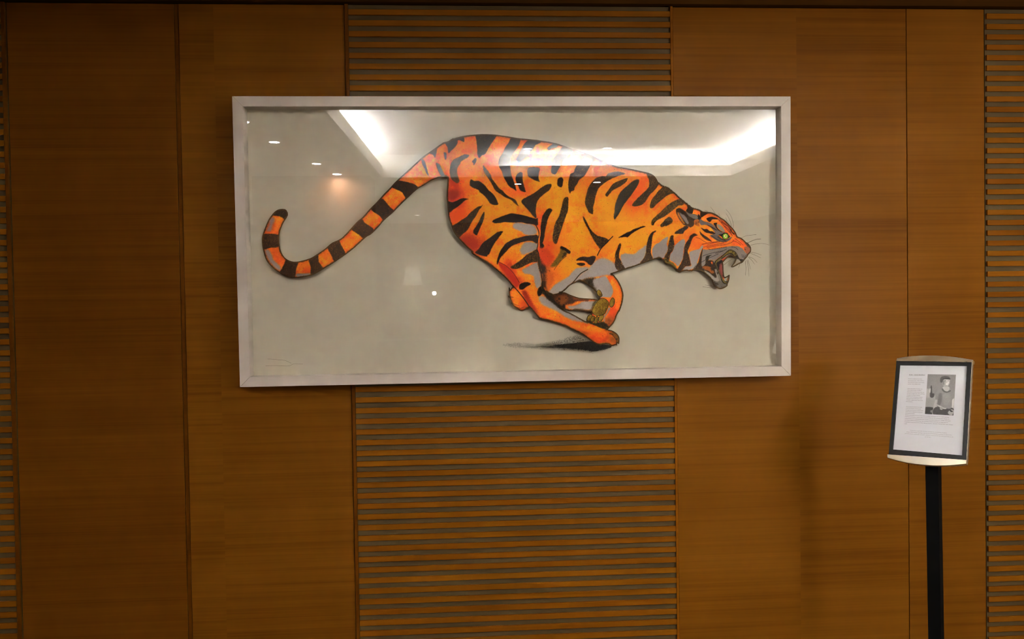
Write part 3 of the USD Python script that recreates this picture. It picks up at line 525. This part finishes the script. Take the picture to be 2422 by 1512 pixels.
BLOB=[
(-457,1414,92,132,(190,40,0),0.9),
(-488,1512,59,92,(175,30,0),0.8),
(-380,1122,132,82,(200,70,0),0.7),
(-316,1039,92,72,(165,38,0),0.8),
(-426,1301,132,52,(225,70,0),0.6),
(-113,1526,198,198,(236,88,4),0.35),
(-32,1444,115,52,(232,66,0),0.9),
(49,1460,72,46,(230,60,0),0.8),
(-177,1640,72,132,(238,92,40),0.5),
(-388,1624,85,132,(245,110,50),0.5),
(-369,1802,82,46,(230,80,10),0.7),
(-125,1817,52,59,(232,92,6),0.6),
(-532,1770,52,39,(240,88,20),0.8),
(38,1833,26,72,(232,84,6),0.8),
(-181,1348,198,132,(255,142,0),0.8),
(15,1379,118,52,(255,150,0),0.8),
(-102,1151,132,72,(255,140,2),0.7),
(343,1311,165,165,(255,150,4),0.8),
(296,1491,198,99,(255,152,2),0.8),
(240,1017,99,99,(235,66,0),0.95),
(190,919,85,99,(205,48,0),0.9),
(308,1115,59,132,(240,92,0),0.7),
(177,1247,46,99,(225,66,0),0.8),
(388,950,132,132,(255,132,0),0.8),
(473,1113,99,165,(255,146,0),0.7),
(707,1308,132,198,(255,146,2),0.9),
(905,1109,198,132,(255,146,6),1.0),
(840,1208,198,165,(255,140,0),0.9),
(908,1405,99,112,(240,74,4),0.9),
(976,1503,59,99,(244,84,0),0.8),
(544,1538,99,66,(244,112,10),0.7),
(644,1603,165,52,(238,96,40),0.5),
(1010,1617,82,33,(226,100,60),0.6),
(1107,1239,99,52,(255,134,6),0.6),
(1208,1271,99,99,(255,112,4),0.7),
(1241,1139,99,52,(255,136,2),0.8),
(1375,1104,85,99,(250,92,0),0.8),
(1426,1170,59,59,(255,140,2),0.7),
(655,1013,85,85,(246,110,0),0.7),
(705,1078,66,66,(255,132,2),0.7),
(337,852,99,118,(255,136,0),0.7),
(271,803,72,99,(216,98,4),0.7),
(205,854,39,132,(90,42,6),0.6),
(437,884,72,46,(255,146,0),0.7),
(-121,988,132,72,(255,138,2),0.8),
(-9,807,99,46,(255,140,4),0.8),
(-74,857,52,112,(196,52,0),0.9),
(-9,758,46,52,(170,28,0),0.8),
(37,593,33,118,(176,44,2),0.8),
(109,542,39,66,(170,40,2),0.7),
(111,691,99,85,(240,116,4),0.6),
(168,542,72,39,(222,104,8),0.7),
(333,473,132,33,(240,100,2),0.6),
(531,371,118,39,(250,118,0),0.8),
(631,319,99,39,(206,52,0),0.9),
(731,317,46,59,(150,72,8),0.8),
(399,439,198,26,(244,92,0),0.5),
(465,362,99,19,(150,50,4),0.6),
(14,643,66,52,(246,110,4),0.7),
(53,599,46,46,(206,72,4),0.8),
(761,681,52,99,(250,112,0),0.8),
(733,516,46,72,(214,66,0),0.9),
(705,434,46,46,(96,44,8),0.9),
(-891,1563,99,52,(246,108,60),0.6),
(-1040,1354,39,33,(255,140,0),0.8),
(-1154,1258,46,33,(255,138,0),0.8),
(-1318,1099,59,33,(248,120,0),0.8),
(-1464,987,39,39,(246,120,0),0.7),
(-1641,915,52,33,(240,116,0),0.7),
(-1855,1008,39,66,(222,84,0),0.7),
(-1901,1217,46,66,(196,66,4),0.9),
(-1862,976,99,85,(200,70,4),0.6),
(-1706,861,132,46,(196,70,4),0.6),
(-1384,1002,132,29,(206,76,2),0.5),
(-1890,1136,85,165,(206,84,4),0.5),
(1730,1051,66,33,(230,84,8),0.8),
(1798,1007,33,33,(222,90,10),0.6),
(1577,1036,132,26,(250,92,10),0.8),
(1646,1201,72,66,(206,82,4),0.8),
(1511,1262,72,26,(214,100,4),0.7),
]
PADS=[
[607,679,612,694,624,700,638,689,649,667,651,652,640,642,626,644,611,659],
[730,636,743,629,749,611,745,585,729,561,714,561,704,575,707,601,717,623],
[633,628,666,630,688,616,701,597,698,568,683,536,667,507,632,495,592,498,570,518,568,540,579,566,606,605],
[557,507,570,502,562,475,549,455,530,460,528,476,538,497],
[575,495,589,491,586,465,575,444,556,452,554,468,563,486],
[605,493,619,485,616,459,607,433,585,436,583,454,591,480],
[647,506,660,495,655,471,641,450,623,446,616,459,620,482,631,498],
]
CLAWS=[
[-79,729,-69,712,-73,696,-81,706],
[-86,664,-77,656,-74,642,-85,651],
[-68,611,-50,595,-63,598],
]
WH=[
[1513,1336,1533,1311,1551,1282],
[1467,1310,1489,1303],
[1577,1287,1587,1265],
[1634,1253,1645,1223],
[1637,1284,1658,1249,1676,1205,1679,1181],
[1636,1316,1663,1286,1683,1248,1694,1202,1693,1165],
[1759,1091,1792,1105,1835,1112,1880,1115],
[1806,1050,1846,1069,1882,1080,1916,1082],
[1811,1051,1846,1066,1884,1077,1918,1081],
[1832,1033,1888,1044,1937,1045,1984,1033],
[1835,977,1880,969,1920,953],
[1831,969,1872,953,1916,931],
[1819,942,1856,926,1886,895],
[1815,938,1839,918,1866,882],
[1791,911,1795,855,1792,795],
[1803,914,1815,855,1819,787],
[1811,918,1823,878,1833,843],
[1748,889,1735,855],
[1619,879,1650,905,1688,926],
[1466,724,1492,720,1524,719],
[1447,712,1486,704,1514,700],
[1499,711,1536,709],
]
SIG=[
[-1937,205,-1869,198,-1808,191,-1759,168],
[-1953,153,-1870,152,-1779,148,-1740,162,-1672,160],
]
SHAD=[-130,276,-91,291,-12,294,66,287,113,278,224,294,343,319,422,341,470,345,501,320,564,292,699,261,715,257,691,234,619,219,571,208,500,218,381,232,263,238,144,242,26,254,-68,260]
SHADC=[113,268,224,268,342,277,469,289,564,292,628,269,715,257,683,238,579,220,500,232,381,244,263,250,184,251]
FUR=[
([-577,1835,-467,1883,-273,1910,-80,1893,82,1872],1),
([153,1862,315,1833,511,1766,707,1683],2),
([804,1648,909,1631,989,1613,1041,1600],3),
([1102,1530,1142,1503,1200,1473,1266,1416,1332,1358],3),
([1342,1350,1419,1320,1486,1297,1575,1268],2),
([1136,919,1147,897,1183,886,1216,863,1238,835,1265,825,1287,832],5),
([636,794,823,851,987,904,1131,946],2),
([-1955,1122,-1925,954,-1792,837,-1656,824,-1510,880,-1255,1050],1),
([-1134,1146,-971,1304,-780,1484],1),
([-1247,1234,-1137,1342,-871,1608],1),
([-399,1037,-246,919,-92,784],1),
([756,795,806,707,817,650,787,530],1),
([-1931,1204,-1875,1304,-1817,1345,-1764,1332,-1769,1275],1),
]

PY = 0.0305                    # depth of the paint behind the frame's front


def ring_of(flat):
    return np.array(flat, float).reshape(-1, 2) / 2000.0


def curve(p, closed=True, n=4):
    """Catmull-Rom through the points"""
    k = len(p)
    if not closed:
        p = np.vstack([2 * p[0] - p[1], p, 2 * p[-1] - p[-2]])
        idx = range(1, len(p) - 2)
        get = lambda i: p[i]
    else:
        idx = range(k)
        get = lambda i: p[i % k]
    out = []
    for i in idx:
        a, b, c, d = get(i - 1), get(i), get(i + 1), get(i + 2)
        for t in np.arange(n) / n:
            out.append(0.5 * (2 * b + (c - a) * t + (2 * a - 5 * b + 4 * c - d) * t * t + (3 * b - a - 3 * c + d) * t ** 3))
    if not closed:
        out.append(p[-2])
    return np.array(out)


def shape_of(flat, n=4):
    s = Polygon(curve(ring_of(flat), True, n)).buffer(0)
    return s


def nz(p, f, seed=0, octv=3):
    return meshkit.fbm(np.column_stack([p * f, np.full(len(p), seed * 7.31)]), octv, seed)


PXM = 0.00163                  # unit for brush edges and stroke widths, in metres


def sstep(x):
    x = np.clip(x, 0, 1)
    return x * x * (3 - 2 * x)


def paint_layers(p, base, layers, blobs):
    col = base.copy()
    for x, y, rx, ry, c, s in blobs:
        d = ((p[:, 0] - x / 2000) / (rx / 2000)) ** 2 + ((p[:, 1] - y / 2000) / (ry / 2000)) ** 2
        near = d < 4
        q = p[near]
        a = np.clip(np.exp(-1.1 * d[near]) * s * (0.25 + 1.7 * nz(q, 60, 3)), 0, 1)[:, None]
        col[near] = col[near] * (1 - a) + np.array(c, float) * a
    fine = nz(p, 420, 5, 2)
    mid = nz(p, 330, 8, 2)
    spk = nz(p, 620, 9, 2)
    for kind, flat, c, fe, g in layers:
        if kind == 0:
            sh = shape_of(flat)
            pad = fe * PXM * 2
        else:
            sh = LineString(curve(ring_of(flat), False, 5))
            pad = fe * PXM * 2.2
        x0, y0, x1, y1 = sh.bounds
        near = np.nonzero((p[:, 0] > x0 - pad) & (p[:, 0] < x1 + pad) & (p[:, 1] > y0 - pad) & (p[:, 1] < y1 + pad))[0]
        if not len(near):
            continue
        q = p[near]
        if kind == 0:
            pts = shapely.points(q)
            sd = shapely.distance(sh.boundary, pts)
            sd = np.where(shapely.contains_xy(sh, q[:, 0], q[:, 1]), sd, -sd)
            a = sstep(sd / (2 * fe * PXM) + 0.5 + (fine[near] - 0.5) * 0.9)
        else:
            sd = shapely.distance(sh, shapely.points(q))
            a = 1 - sstep((sd / PXM - fe * 0.45) / (fe * 1.0))
        cc = np.array(c, float)[None, :].repeat(len(q), 0)
        if g > 0:                      # gold leaf showing through, and darker scratches
            gold = sstep((mid[near] * 0.5 + spk[near] * 0.5 - (0.60 - 0.26 * g)) / 0.26)[:, None]
            cc = cc * (1 - gold) + np.array((132, 100, 26.0)) * gold * (0.55 + 0.45 * g) + cc * gold * (0.45 - 0.45 * g)
            dark = sstep((0.42 - nz(q, 110, 12, 2)) / 0.12)[:, None] * 0.6
            cc = cc * (1 - dark) + np.array((26, 14, 6.0)) * dark
        a = a[:, None]
        col[near] = col[near] * (1 - a) + cc * a
    return col


STEP = 0.00135
parts = {k: shape_of(v, 3) for k, v in SIL.items()}
whole = unary_union(list(parts.values())).buffer(0)
bx0, by0, bx1, by1 = whole.bounds
nx, ny = int((bx1 - bx0) / STEP) + 3, int((by1 - by0) / STEP) + 3
gx, gy = np.meshgrid(bx0 - STEP + np.arange(nx) * STEP, by0 - STEP + np.arange(ny) * STEP, indexing='ij')
pts = np.column_stack([gx.ravel(), gy.ravel()])
inside = shapely.contains_xy(whole, pts[:, 0], pts[:, 1])
ids = np.arange(nx * ny).reshape(nx, ny)
a, b, c, d = ids[:-1, :-1].ravel(), ids[1:, :-1].ravel(), ids[1:, 1:].ravel(), ids[:-1, 1:].ravel()
tri = np.vstack([np.column_stack([a, b, c]), np.column_stack([a, c, d])])
tri = tri[inside[tri].any(1)]
used = np.unique(tri)
outv = used[~inside[used]]
if len(outv):                          # draw the ragged border cells in to the outline
    bd = whole.boundary
    pp = shapely.points(pts[outv])
    pj = shapely.line_interpolate_point(bd, shapely.line_locate_point(bd, pp)) if bd.geom_type == 'LineString' else None
    if pj is None:
        lines = list(bd.geoms)
        dist = np.array([shapely.distance(l, pp) for l in lines])
        best = dist.argmin(0)
        for k, l in enumerate(lines):
            sel = best == k
            if sel.any():
                z = shapely.line_interpolate_point(l, shapely.line_locate_point(l, pp[sel]))
                pts[outv[sel]] = np.column_stack([shapely.get_x(z), shapely.get_y(z)])
    else:
        pts[outv] = np.column_stack([shapely.get_x(pj), shapely.get_y(pj)])
remap = np.full(len(pts), -1)
remap[used] = np.arange(len(used))
V, F = pts[used], remap[tri]
# ground colour of the coat: mottled orange between amber and red
k1, k2, k3 = nz(V, 22, 1, 4), nz(V, 75, 2, 3), nz(V, 320, 4, 2)
mix_ = np.clip(0.58 + (k1 - 0.5) * 1.3 + (k2 - 0.5) * 1.3 + (k3 - 0.5) * 0.9, 0, 1)[:, None]
base = np.array((236, 88, 0.0)) * (1 - mix_) + np.array((255, 150, 0.0)) * mix_
yel = sstep((nz(V, 110, 16, 3) * .6 + k3 * .4 - .58) / .12)[:, None] * .45
base = base * (1 - yel) + np.array((255, 176, 14.0)) * yel
redm = sstep((nz(V, 62, 17, 4) - .53) / .14)[:, None] * .6
base = base * (1 - redm) + np.array((226, 62, 0.0)) * redm
colr = paint_layers(V, base, [], BLOB)
edge = shapely.distance(whole.boundary, shapely.points(V))
rim = 1 - sstep((edge / PXM - 1.35 - 2.2 * nz(V, 260, 6, 2)) / 1.4)
soft = (1 - sstep(edge / PXM / (8.0 + 10.0 * k1))) * 0.55
colr = colr * (1 - soft[:, None]) + np.array((150, 48, 0.0)) * soft[:, None]
colr = paint_layers(V, colr, [l for l in LAY if l[0] == 0], [])
rim = rim[:, None] * 0.9
colr = colr * (1 - rim) + (np.array((40, 24, 8.0)) * (1 - k2[:, None]) + np.array((92, 66, 16.0)) * k2[:, None]) * rim
colr = paint_layers(V, colr, [l for l in LAY if l[0] == 1], [])
speck = (sstep((k3 - 0.72) / 0.06) * (colr[:, 0] > 190) * (colr[:, 2] < 60))[:, None] * 0.6
colr = colr * (1 - speck) + colr * np.array((0.45, 0.3, 0.3)) * speck
gray_ = (k3[:, None] - 0.5) * 16
colr = np.clip(colr + gray_, 0, 255)
GAIN = 1.35
alb = np.clip(lin(colr) * GAIN, 0.004, 0.97)
cen = V[F].mean(1)
label = np.full(len(F), -1)
order = ['hind_leg', 'head', 'tail', 'body', 'foreleg', 'lower_foreleg', 'hind_paw']
for i, k in enumerate(order):
    free = label < 0
    label[free] = np.where(shapely.contains_xy(parts[k].buffer(0.0005), cen[free, 0], cen[free, 1]), i, -1)
label[label < 0] = order.index('body')


def flat3(p, y=PY):
    return np.column_stack([p[:, 0], np.full(len(p), y), p[:, 1]])


def sheet(sh, y=PY, d=0.0003):
    """a flat shape as a thin solid"""
    out = []
    for g in getattr(sh, 'geoms', [sh]):
        if g.is_empty or g.area < 1e-9:
            continue
        e = trimesh.creation.extrude_polygon(g, d, engine='earcut')
        v = e.vertices
        e.vertices = np.column_stack([v[:, 0], y + v[:, 2], v[:, 1]])
        out.append(e)
    return trimesh.util.concatenate(out)


tiger = None
for k in ['body'] + [o for o in order if o != 'body']:
    f = F[label == order.index(k)][:, [0, 1, 2]]
    u, inv = np.unique(f, return_inverse=True)
    p = mesh('painted_tiger' if k == 'body' else k, (flat3(V[u]), inv.reshape(-1, 3)), 'paint', pic if tiger is None else tiger, color=alb[u])
    if tiger is None:
        tiger = tag(p, 'orange tiger with dark stripes in mid-leap, painted and gilded')


for flat in PADS:
    sh = shape_of(flat, 5)
    x0, y0, x1, y1 = sh.bounds
    st = 0.0009
    gx, gy = np.meshgrid(np.arange(x0 - st, x1 + st, st), np.arange(y0 - st, y1 + st, st), indexing='ij')
    q = np.column_stack([gx.ravel(), gy.ravel()])
    i_ = np.arange(len(q)).reshape(gx.shape)
    a, b, c, d = i_[:-1, :-1].ravel(), i_[1:, :-1].ravel(), i_[1:, 1:].ravel(), i_[:-1, 1:].ravel()
    t3 = np.vstack([np.column_stack([a, b, c]), np.column_stack([a, c, d])])
    t3 = t3[shapely.contains_xy(sh, *q[t3].mean(1).T)]
    u, inv = np.unique(t3, return_inverse=True)
    q = q[u]
    ed = shapely.distance(sh.boundary, shapely.points(q)) / PXM
    lo = (q[:, 1] - y0) / (y1 - y0) * 0.5 + (1 - (q[:, 0] - x0) / (x1 - x0)) * 0.5
    n_ = np.clip(lo * 0.9 + (nz(q, 190, 21, 3) - 0.5) * 1.3, 0, 1)[:, None]
    cc = np.array((84, 56, 6.0)) * (1 - n_) + np.array((170, 138, 42.0)) * n_
    r_ = (1 - sstep((ed - 0.5) / 1.0))[:, None]
    cc = cc * (1 - r_) + np.array((30, 22, 8.0)) * r_
    mesh('paw_pad', (flat3(q, PY - 0.0003), inv.reshape(-1, 3)), 'gold_paint', tiger, color=np.clip(lin(cc) * GAIN, 0, 0.97))
for flat in CLAWS:
    mesh('claw', sheet(shape_of(flat, 3), PY - 0.0004), 'ink_olive', tiger)


def ribbon(p, w0, w1):
    t = np.gradient(p, axis=0)
    t /= np.linalg.norm(t, axis=1)[:, None]
    nrm = np.column_stack([-t[:, 1], t[:, 0]])
    w = np.linspace(w0, w1, len(p))[:, None] / 2
    return Polygon(np.vstack([p + nrm * w, (p - nrm * w)[::-1]])).buffer(0)


for k, flat in enumerate(WH):
    p = curve(ring_of(flat), False, 6)
    if k in (8, 9, 10, 11, 12, 13, 14, 15, 16, 17, 18, 20):
        mesh('whisker', sheet(ribbon(p, 0.0013, 0.0009), PY - 0.0004), 'ink_line', tiger)
    else:
        mesh('whisker', sheet(ribbon(p, 0.0009, 0.0013), PY - 0.0004), 'ink_line', tiger)
rng = np.random.default_rng(7)
tufts = []
for flat, amt in FUR:
    ln = LineString(curve(ring_of(flat), False, 5))
    mm = ln.length
    for s in np.arange(0, mm, 0.0042 / (0.6 + 0.25 * amt)):
        s = s + rng.uniform(-.0015, .0015)
        p, q = ln.interpolate(s), ln.interpolate(min(s + 0.004, mm))
        t = np.array([q.x - p.x, q.y - p.y])
        n0 = np.linalg.norm(t)
        if n0 < 1e-6:
            continue
        t /= n0
        nrm = np.array([-t[1], t[0]])
        c_ = whole.boundary.interpolate(whole.boundary.project(p))
        o = np.array([c_.x, c_.y])
        if whole.contains(shapely.Point(*(o + nrm * 0.004))):
            nrm = -nrm
        L_ = rng.uniform(0.4, 1.0) * (0.0024 + 0.0012 * amt)
        back = -t if flat is not FUR[5][0] else -t * 0.6
        tip = o + nrm * L_ * rng.uniform(.3, .6) + back * L_ * rng.uniform(.8, 1.5)
        if flat in (FUR[3][0], FUR[4][0]):
            tip = o + nrm * L_ * .8 - t * L_ * .7
        wv = t * rng.uniform(0.0010, 0.0019)
        tufts += [o - wv - nrm * .001, o + wv - nrm * .001, tip]
tu = np.array(tufts)
tf = np.arange(len(tu)).reshape(-1, 3)
tag(mesh('fur_edge', (flat3(tu, PY - 0.0002), tf), 'ink_olive', tiger), 'fringe of fine dark hairs along the outline', kind='stuff')
# the painted shadow on the ground: dense black breaking up into specks
core, halo = shape_of(SHADC, 6), shape_of(SHAD, 6)
x0, y0, x1, y1 = halo.buffer(0.008).bounds
st = 0.0011
gx, gy = np.meshgrid(np.arange(x0, x1, st), np.arange(y0, y1, st), indexing='ij')
q = np.column_stack([gx.ravel(), gy.ravel()])
sd = lambda sh: np.where(shapely.contains_xy(sh, q[:, 0], q[:, 1]), 1, -1) * shapely.distance(sh.boundary, shapely.points(q)) / PXM
dens = np.maximum(sstep(sd(core) / 5 + 0.55) * np.clip(1.0 + (q[:, 0] - (x0 + x1) / 2) / (x1 - x0) * 2.2, 0.5, 2.0), 0.30 * sstep(sd(halo) / 9 + 0.35))
keep = (rng.random(len(q)) < dens * (0.55 + 0.9 * nz(q, 140, 31, 3))) & ~shapely.contains_xy(whole, q[:, 0], q[:, 1])
qs = q[keep] + rng.uniform(-.3, .3, (keep.sum(), 2)) * st
h = st * rng.uniform(.4, .75, len(qs))[:, None]
sv = np.stack([qs + h * np.array(o) for o in ((-1, -1), (1, -1), (1, 1), (-1, 1))], 1).reshape(-1, 2)
i4 = np.arange(len(qs))[:, None] * 4
sf = np.vstack([i4 + np.array([[0, 1, 2]]), i4 + np.array([[0, 2, 3]])])
tag(mesh('ground_shadow', (flat3(sv), sf), 'ink_black', pic), 'speckled black patch painted under the hind foot', kind='stuff')
for flat in SIG:
    mesh('pencil_line', sheet(ribbon(curve(ring_of(flat), False, 6), 0.0008, 0.0008)), 'ink_line', pic)

# ------------------------------------------------------------------ sign stand
C0 = np.array([1.542, -0.4899, 1.1351])
R_, T_, N_ = np.array([0.671, -0.7407, 0.035]), np.array([0.2532, 0.2733, 0.928]), np.array([-0.6969, -0.6138, 0.3709])
foot = np.array([1.5777, -0.4715, 0.0])
stand = tag(thing('sign_stand', loc=tuple(foot)), 'slim black floor stand holding a framed sheet of paper with a portrait', 'sign')


def on_panel(geo):
    """geometry given in panel coordinates (x right, y up, z towards the reader), metres"""
    v = np.asarray(geo.vertices)
    geo.vertices = C0 - foot + v[:, :1] * R_ + v[:, 1:2] * T_ + v[:, 2:3] * N_
    return geo


def slab(poly, z0, z1):
    e = trimesh.creation.extrude_polygon(poly, z1 - z0, engine='earcut')
    e.apply_translation((0, 0, z0))
    return on_panel(e)


def rect(x0, y0, x1, y1):
    return Polygon([(x0, y0), (x1, y0), (x1, y1), (x0, y1)])


ca, sa = math.cos(-0.83), math.sin(-0.83)
post = box(-.0195, .0195, -.0195, .0195, 0.012, 1.075)
post.vertices = post.vertices @ np.array([[ca, sa, 0], [-sa, ca, 0], [0, 0, 1]])
post.vertices[:, 0] -= 0.0125 * post.vertices[:, 2]
mesh('post', post, 'black_steel', stand)
bp = cbox(-.17, .17, -.14, .14, 0, .012, .003)
bp.vertices = bp.vertices @ np.array([[ca, sa, 0], [-sa, ca, 0], [0, 0, 1]])
mesh('base_plate', bp, 'black_steel', stand)
mesh('bracket', on_panel(box(-.03, .03, -.06, .02, -.034, -.016)), 'black_steel', stand)
pan = mesh('panel', slab(rect(-.1155, -.174, .1165, .168), -.016, -.003), 'black_plastic', stand)
for r in (rect(-.1155, -.1705, -.1035, .1665), rect(.1035, -.1675, .1165, .164), rect(-.1035, .1515, .1035, .1655), rect(-.1035, -.1705, .1035, -.153)):
    mesh('edge_strip', slab(r, -.003, .0016), 'black_plastic', pan)
mesh('side_trim', slab(rect(.1165, -.168, .1180, .166), -.016, .0016), 'brushed_steel', pan)


def bent_cap(poly, edge, lean, bow=.0045):
    """a metal end cap, gently bowed across and leaning away from the sheet"""
    e = trimesh.creation.extrude_polygon(poly, .022, engine='earcut')
    e.apply_translation((0, 0, -.017))
    v, f = trimesh.remesh.subdivide_to_size(e.vertices, e.faces, .012)
    v[:, 2] += (v[:, 1] - edge) * lean - (v[:, 0] / .117) ** 2 * bow
    e = trimesh.Trimesh(v, f)
    return on_panel(e)


tc = Polygon(np.vstack([np.array([(-.1170, .1672)]), curve(np.array([(-.1172, .1795), (-.0766, .1868), (-.0363, .1896), (.0007, .1899), (.055, .1855), (.1185, .1746)]), False, 6), np.array([(.1188, .1632)])]))
mesh('top_cap', bent_cap(tc, .164, -.42), 'brushed_steel', stand, 30)
bc = Polygon(np.vstack([np.array([(-.1192, -.1725)]), curve(np.array([(-.1180, -.1837), (-.0636, -.1935), (-.0118, -.1962), (.0307, -.1946), (.0744, -.1885), (.1165, -.1793)]), False, 6), np.array([(.1168, -.1672)])]))
mesh('bottom_cap', bent_cap(bc, -.168, 0.0, .0015), 'brushed_steel', stand, 30)
sheet_p = mesh('paper_sheet', slab(rect(-.1030, -.1530, .1030, .1515), -.0029, -.0022), 'paper', stand)


def write(lines, m, name):
    """lines: (text, x, y, width or None, height)"""
    out = []
    for s, x, y, w, hgt in lines:
        g = meshkit.text_mesh(s, hgt, 0.00015, bold=name == 'printed_title')
        v = g.vertices
        k = 1.0 if w is None else w / (v[:, 0].max() - v[:, 0].min())
        v[:, 0] = (v[:, 0] - v[:, 0].min()) * k + x
        v[:, 1] += y
        v[:, 2] += -0.0022
        g.vertices = v
        out.append(g)
    return tag(mesh(name, on_panel(join(*out)), m, sheet_p))


H_ = 0.0023
tl = [('Artist – Danni Bradford', -.0724, .1163, .0500, .0027)]
write(tl, 'ink_text', 'printed_title')
mesh('underline', slab(rect(-.0724, .1150, -.0224, .1154), -.0022, -.00205), 'ink_text', sheet_p)
p1 = ["Danni’s method for this", "artworks is an 18ᵗʰ century".replace('ᵗʰ', 'th'), "decorative French technique", "called Verre Églomisé."]
w1 = [.0425, .0505, .0512, .0402]
p2 = ["Danni Bradford takes an", "innovative new modern", "approach to the Classical art", "of Verre Eglomise (the gilding", "of glass) using multiple", "layering of precious metal", "leaf such as 24kt gold and", "copper, pigments, inks and", "Mica dusts."]
w2_ = [.0463, .044, .0535, .0545, .0415, .0495, .0490, .0512, .0208]
p3 = ["Danni graduated from the", "Kent Institute of Art and", "Design (K.I.A.D) in 1998 with", "a BA Hons degree in fine art", "and illustration."]
w3 = [.0500, .0465, .0545, .0535, .0300]
p4 = ["Whilst working as head artist and surface designer for an international", "interiors company, Danni discovered a passion for gilding and began to", "experiment and manipulate the traditional techniques to create new and", "exciting reflective textures. By combing these with her background in", "illustration and her love of the natural world, she has created her own unique", "style."]
w4 = [.1340, .1345, .1385, .1310, .1465, .0085]
L_ = []
for ls, ws, ytop, ybot in ((p1, w1, .1015, .0828), (p2, w2_, .0655, .0188), (p3, w3, .0005, -.0232)):
    for k, (s, w) in enumerate(zip(ls, ws)):
        L_.append((s, -.0735 - .0002 * k, ytop + (ybot - ytop) * k / (len(ls) - 1), w, H_))
for k, (s, w) in enumerate(zip(p4, w4)):
    L_.append((s, -.0746, -.0292 - .0062 * k, w, H_))
write(L_, 'ink_text', 'printed_text')
qt = ["“I love the challenge and the complexity of working on glass.", "When I first began gilding I started an extraordinary journey of discovery", "and this work continues me and compels me to push my own boundaries as", "an Artist.”"]
write([(qt[0], -.0560, -.0826, .1120, H_), (qt[1], -.0665, -.0888, .1370, H_), (qt[2], -.0712, -.0948, .1462, H_), (qt[3], -.0092, -.1012, .0200, H_)], 'ink_text_pale', 'printed_quote')

# the portrait, printed in greys: woman in a flat cap and loose top, a mug in her hand
PW, PH = 0.0852, 0.1415
PORT = [  # polygons in print units (0..100 wide, 0..166 high from the top), grey, feather
    ([(0, 88), (40, 88), (40, 140), (0, 140)], 150, 3), ([(-5, 140), (32, 140), (32, 170), (-5, 170)], 66, 1.2), ([(20, 150), (32, 150), (32, 160), (20, 158)], 120, 2),
    ([(0, 62), (14, 70), (14, 96), (0, 96)], 165, 4), ([(14, 50), (18, 50), (21, 78), (28, 80), (28, 92), (22, 98), (14, 94), (13, 78)], 78, 1.5), ([(10, 62), (14, 60), (14, 76), (11, 76)], 190, 2),
    ([(33, 108), (42, 108), (40, 140), (34, 170), (26, 170), (28, 140)], 168, 1.5), ([(92, 100), (99, 100), (97, 150), (88, 150)], 190, 1.5),
    ([(36, 136), (96, 136), (98, 170), (33, 170)], 78, 1.5), ([(86, 146), (94, 142), (100, 148), (96, 164), (86, 164), (80, 156)], 158, 1.5), ([(86, 144), (98, 150), (90, 152)], 50, 1),
    ([(54, 60), (62, 55), (78, 55), (88, 60), (98, 68), (100, 80), (97, 98), (92, 104), (90, 138), (62, 136), (40, 130), (44, 106), (34, 104), (33, 86), (38, 68)], 134, 1.5),
    ([(44, 84), (54, 78), (58, 100), (50, 130), (42, 128)], 112, 4), ([(60, 84), (84, 84), (84, 120), (64, 124)], 142, 6),
    ([(36, 124), (50, 128), (64, 136), (74, 138), (72, 142), (60, 141), (48, 134)], 172, 1.0), ([(52, 136), (60, 136), (60, 146), (52, 144)], 150, 1.2),
    ([(60, 50), (78, 50), (80, 62), (72, 70), (60, 66), (56, 58)], 172, 1.2), ([(56, 57), (64, 67), (74, 70), (83, 64), (86, 68), (74, 75), (62, 73), (54, 63)], 98, 1),
    ([(53, 22), (60, 16), (78, 19), (80, 30), (78, 42), (70, 52), (62, 50), (55, 40)], 158, 1.2), ([(68, 22), (78, 23), (78, 36), (74, 45), (68, 42)], 198, 3),
    ([(54, 24), (60, 26), (61, 44), (56, 40)], 122, 2.5), ([(61, 26.5), (66, 26), (66, 27.6), (61, 28)], 92, 1), ([(72, 26), (77, 25.5), (77, 27), (72, 27.6)], 96, 1), ([(66, 38.5), (73, 38), (72, 40.6), (68, 41)], 225, 1),
    ([(69, 28), (71.5, 28), (72.5, 34), (69, 34.5)], 176, 1),
    ([(46, 28), (47, 14), (54, 8), (66, 6), (76, 9), (80, 15), (76, 18), (62, 17), (57, 21), (54, 32), (49, 34)], 84, 1.5), ([(56, 18), (66, 15), (81, 16), (79, 20), (64, 19), (56, 22)], 60, 1)]
nu, nv = 116, 190
uu, vv = np.meshgrid(np.linspace(0, 100, nu), np.linspace(0, 166, nv), indexing='ij')
q = np.column_stack([uu.ravel(), vv.ravel()])
grey = 122 + 22 * (q[:, 1] / 166) + 8 * (nz(q, 0.05, 41, 3) - .5)
for poly, gval, fe in PORT:
    sh = Polygon(curve(np.array(poly, float), True, 4)).buffer(0) if fe != 3 else Polygon(poly)
    sdv = np.where(shapely.contains_xy(sh, q[:, 0], q[:, 1]), 1, -1) * shapely.distance(sh.boundary, shapely.points(q))
    al = sstep(sdv / (2 * fe) + .5)
    grey = grey * (1 - al) + gval * al
grey = np.clip(grey + 14 * (nz(q, 0.25, 44, 2) - .5), 0, 255)
i_ = np.arange(len(q)).reshape(nu, nv)
a, b, c, d = i_[:-1, :-1].ravel(), i_[1:, :-1].ravel(), i_[1:, 1:].ravel(), i_[:-1, 1:].ravel()
pv = np.column_stack([-.0135 + q[:, 0] / 100 * PW, .1205 - q[:, 1] / 166 * PH, np.full(len(q), -.00205)])
pm = trimesh.Trimesh(pv, np.vstack([np.column_stack([c, b, a]), np.column_stack([d, c, a])]), process=False)
tag(mesh('portrait_print', on_panel(pm), 'paint', sheet_p, color=np.repeat(np.clip(lin(grey) * 1.25, 0, .9)[:, None], 3, 1)), 'grey printed portrait of a woman in a cap and loose top')
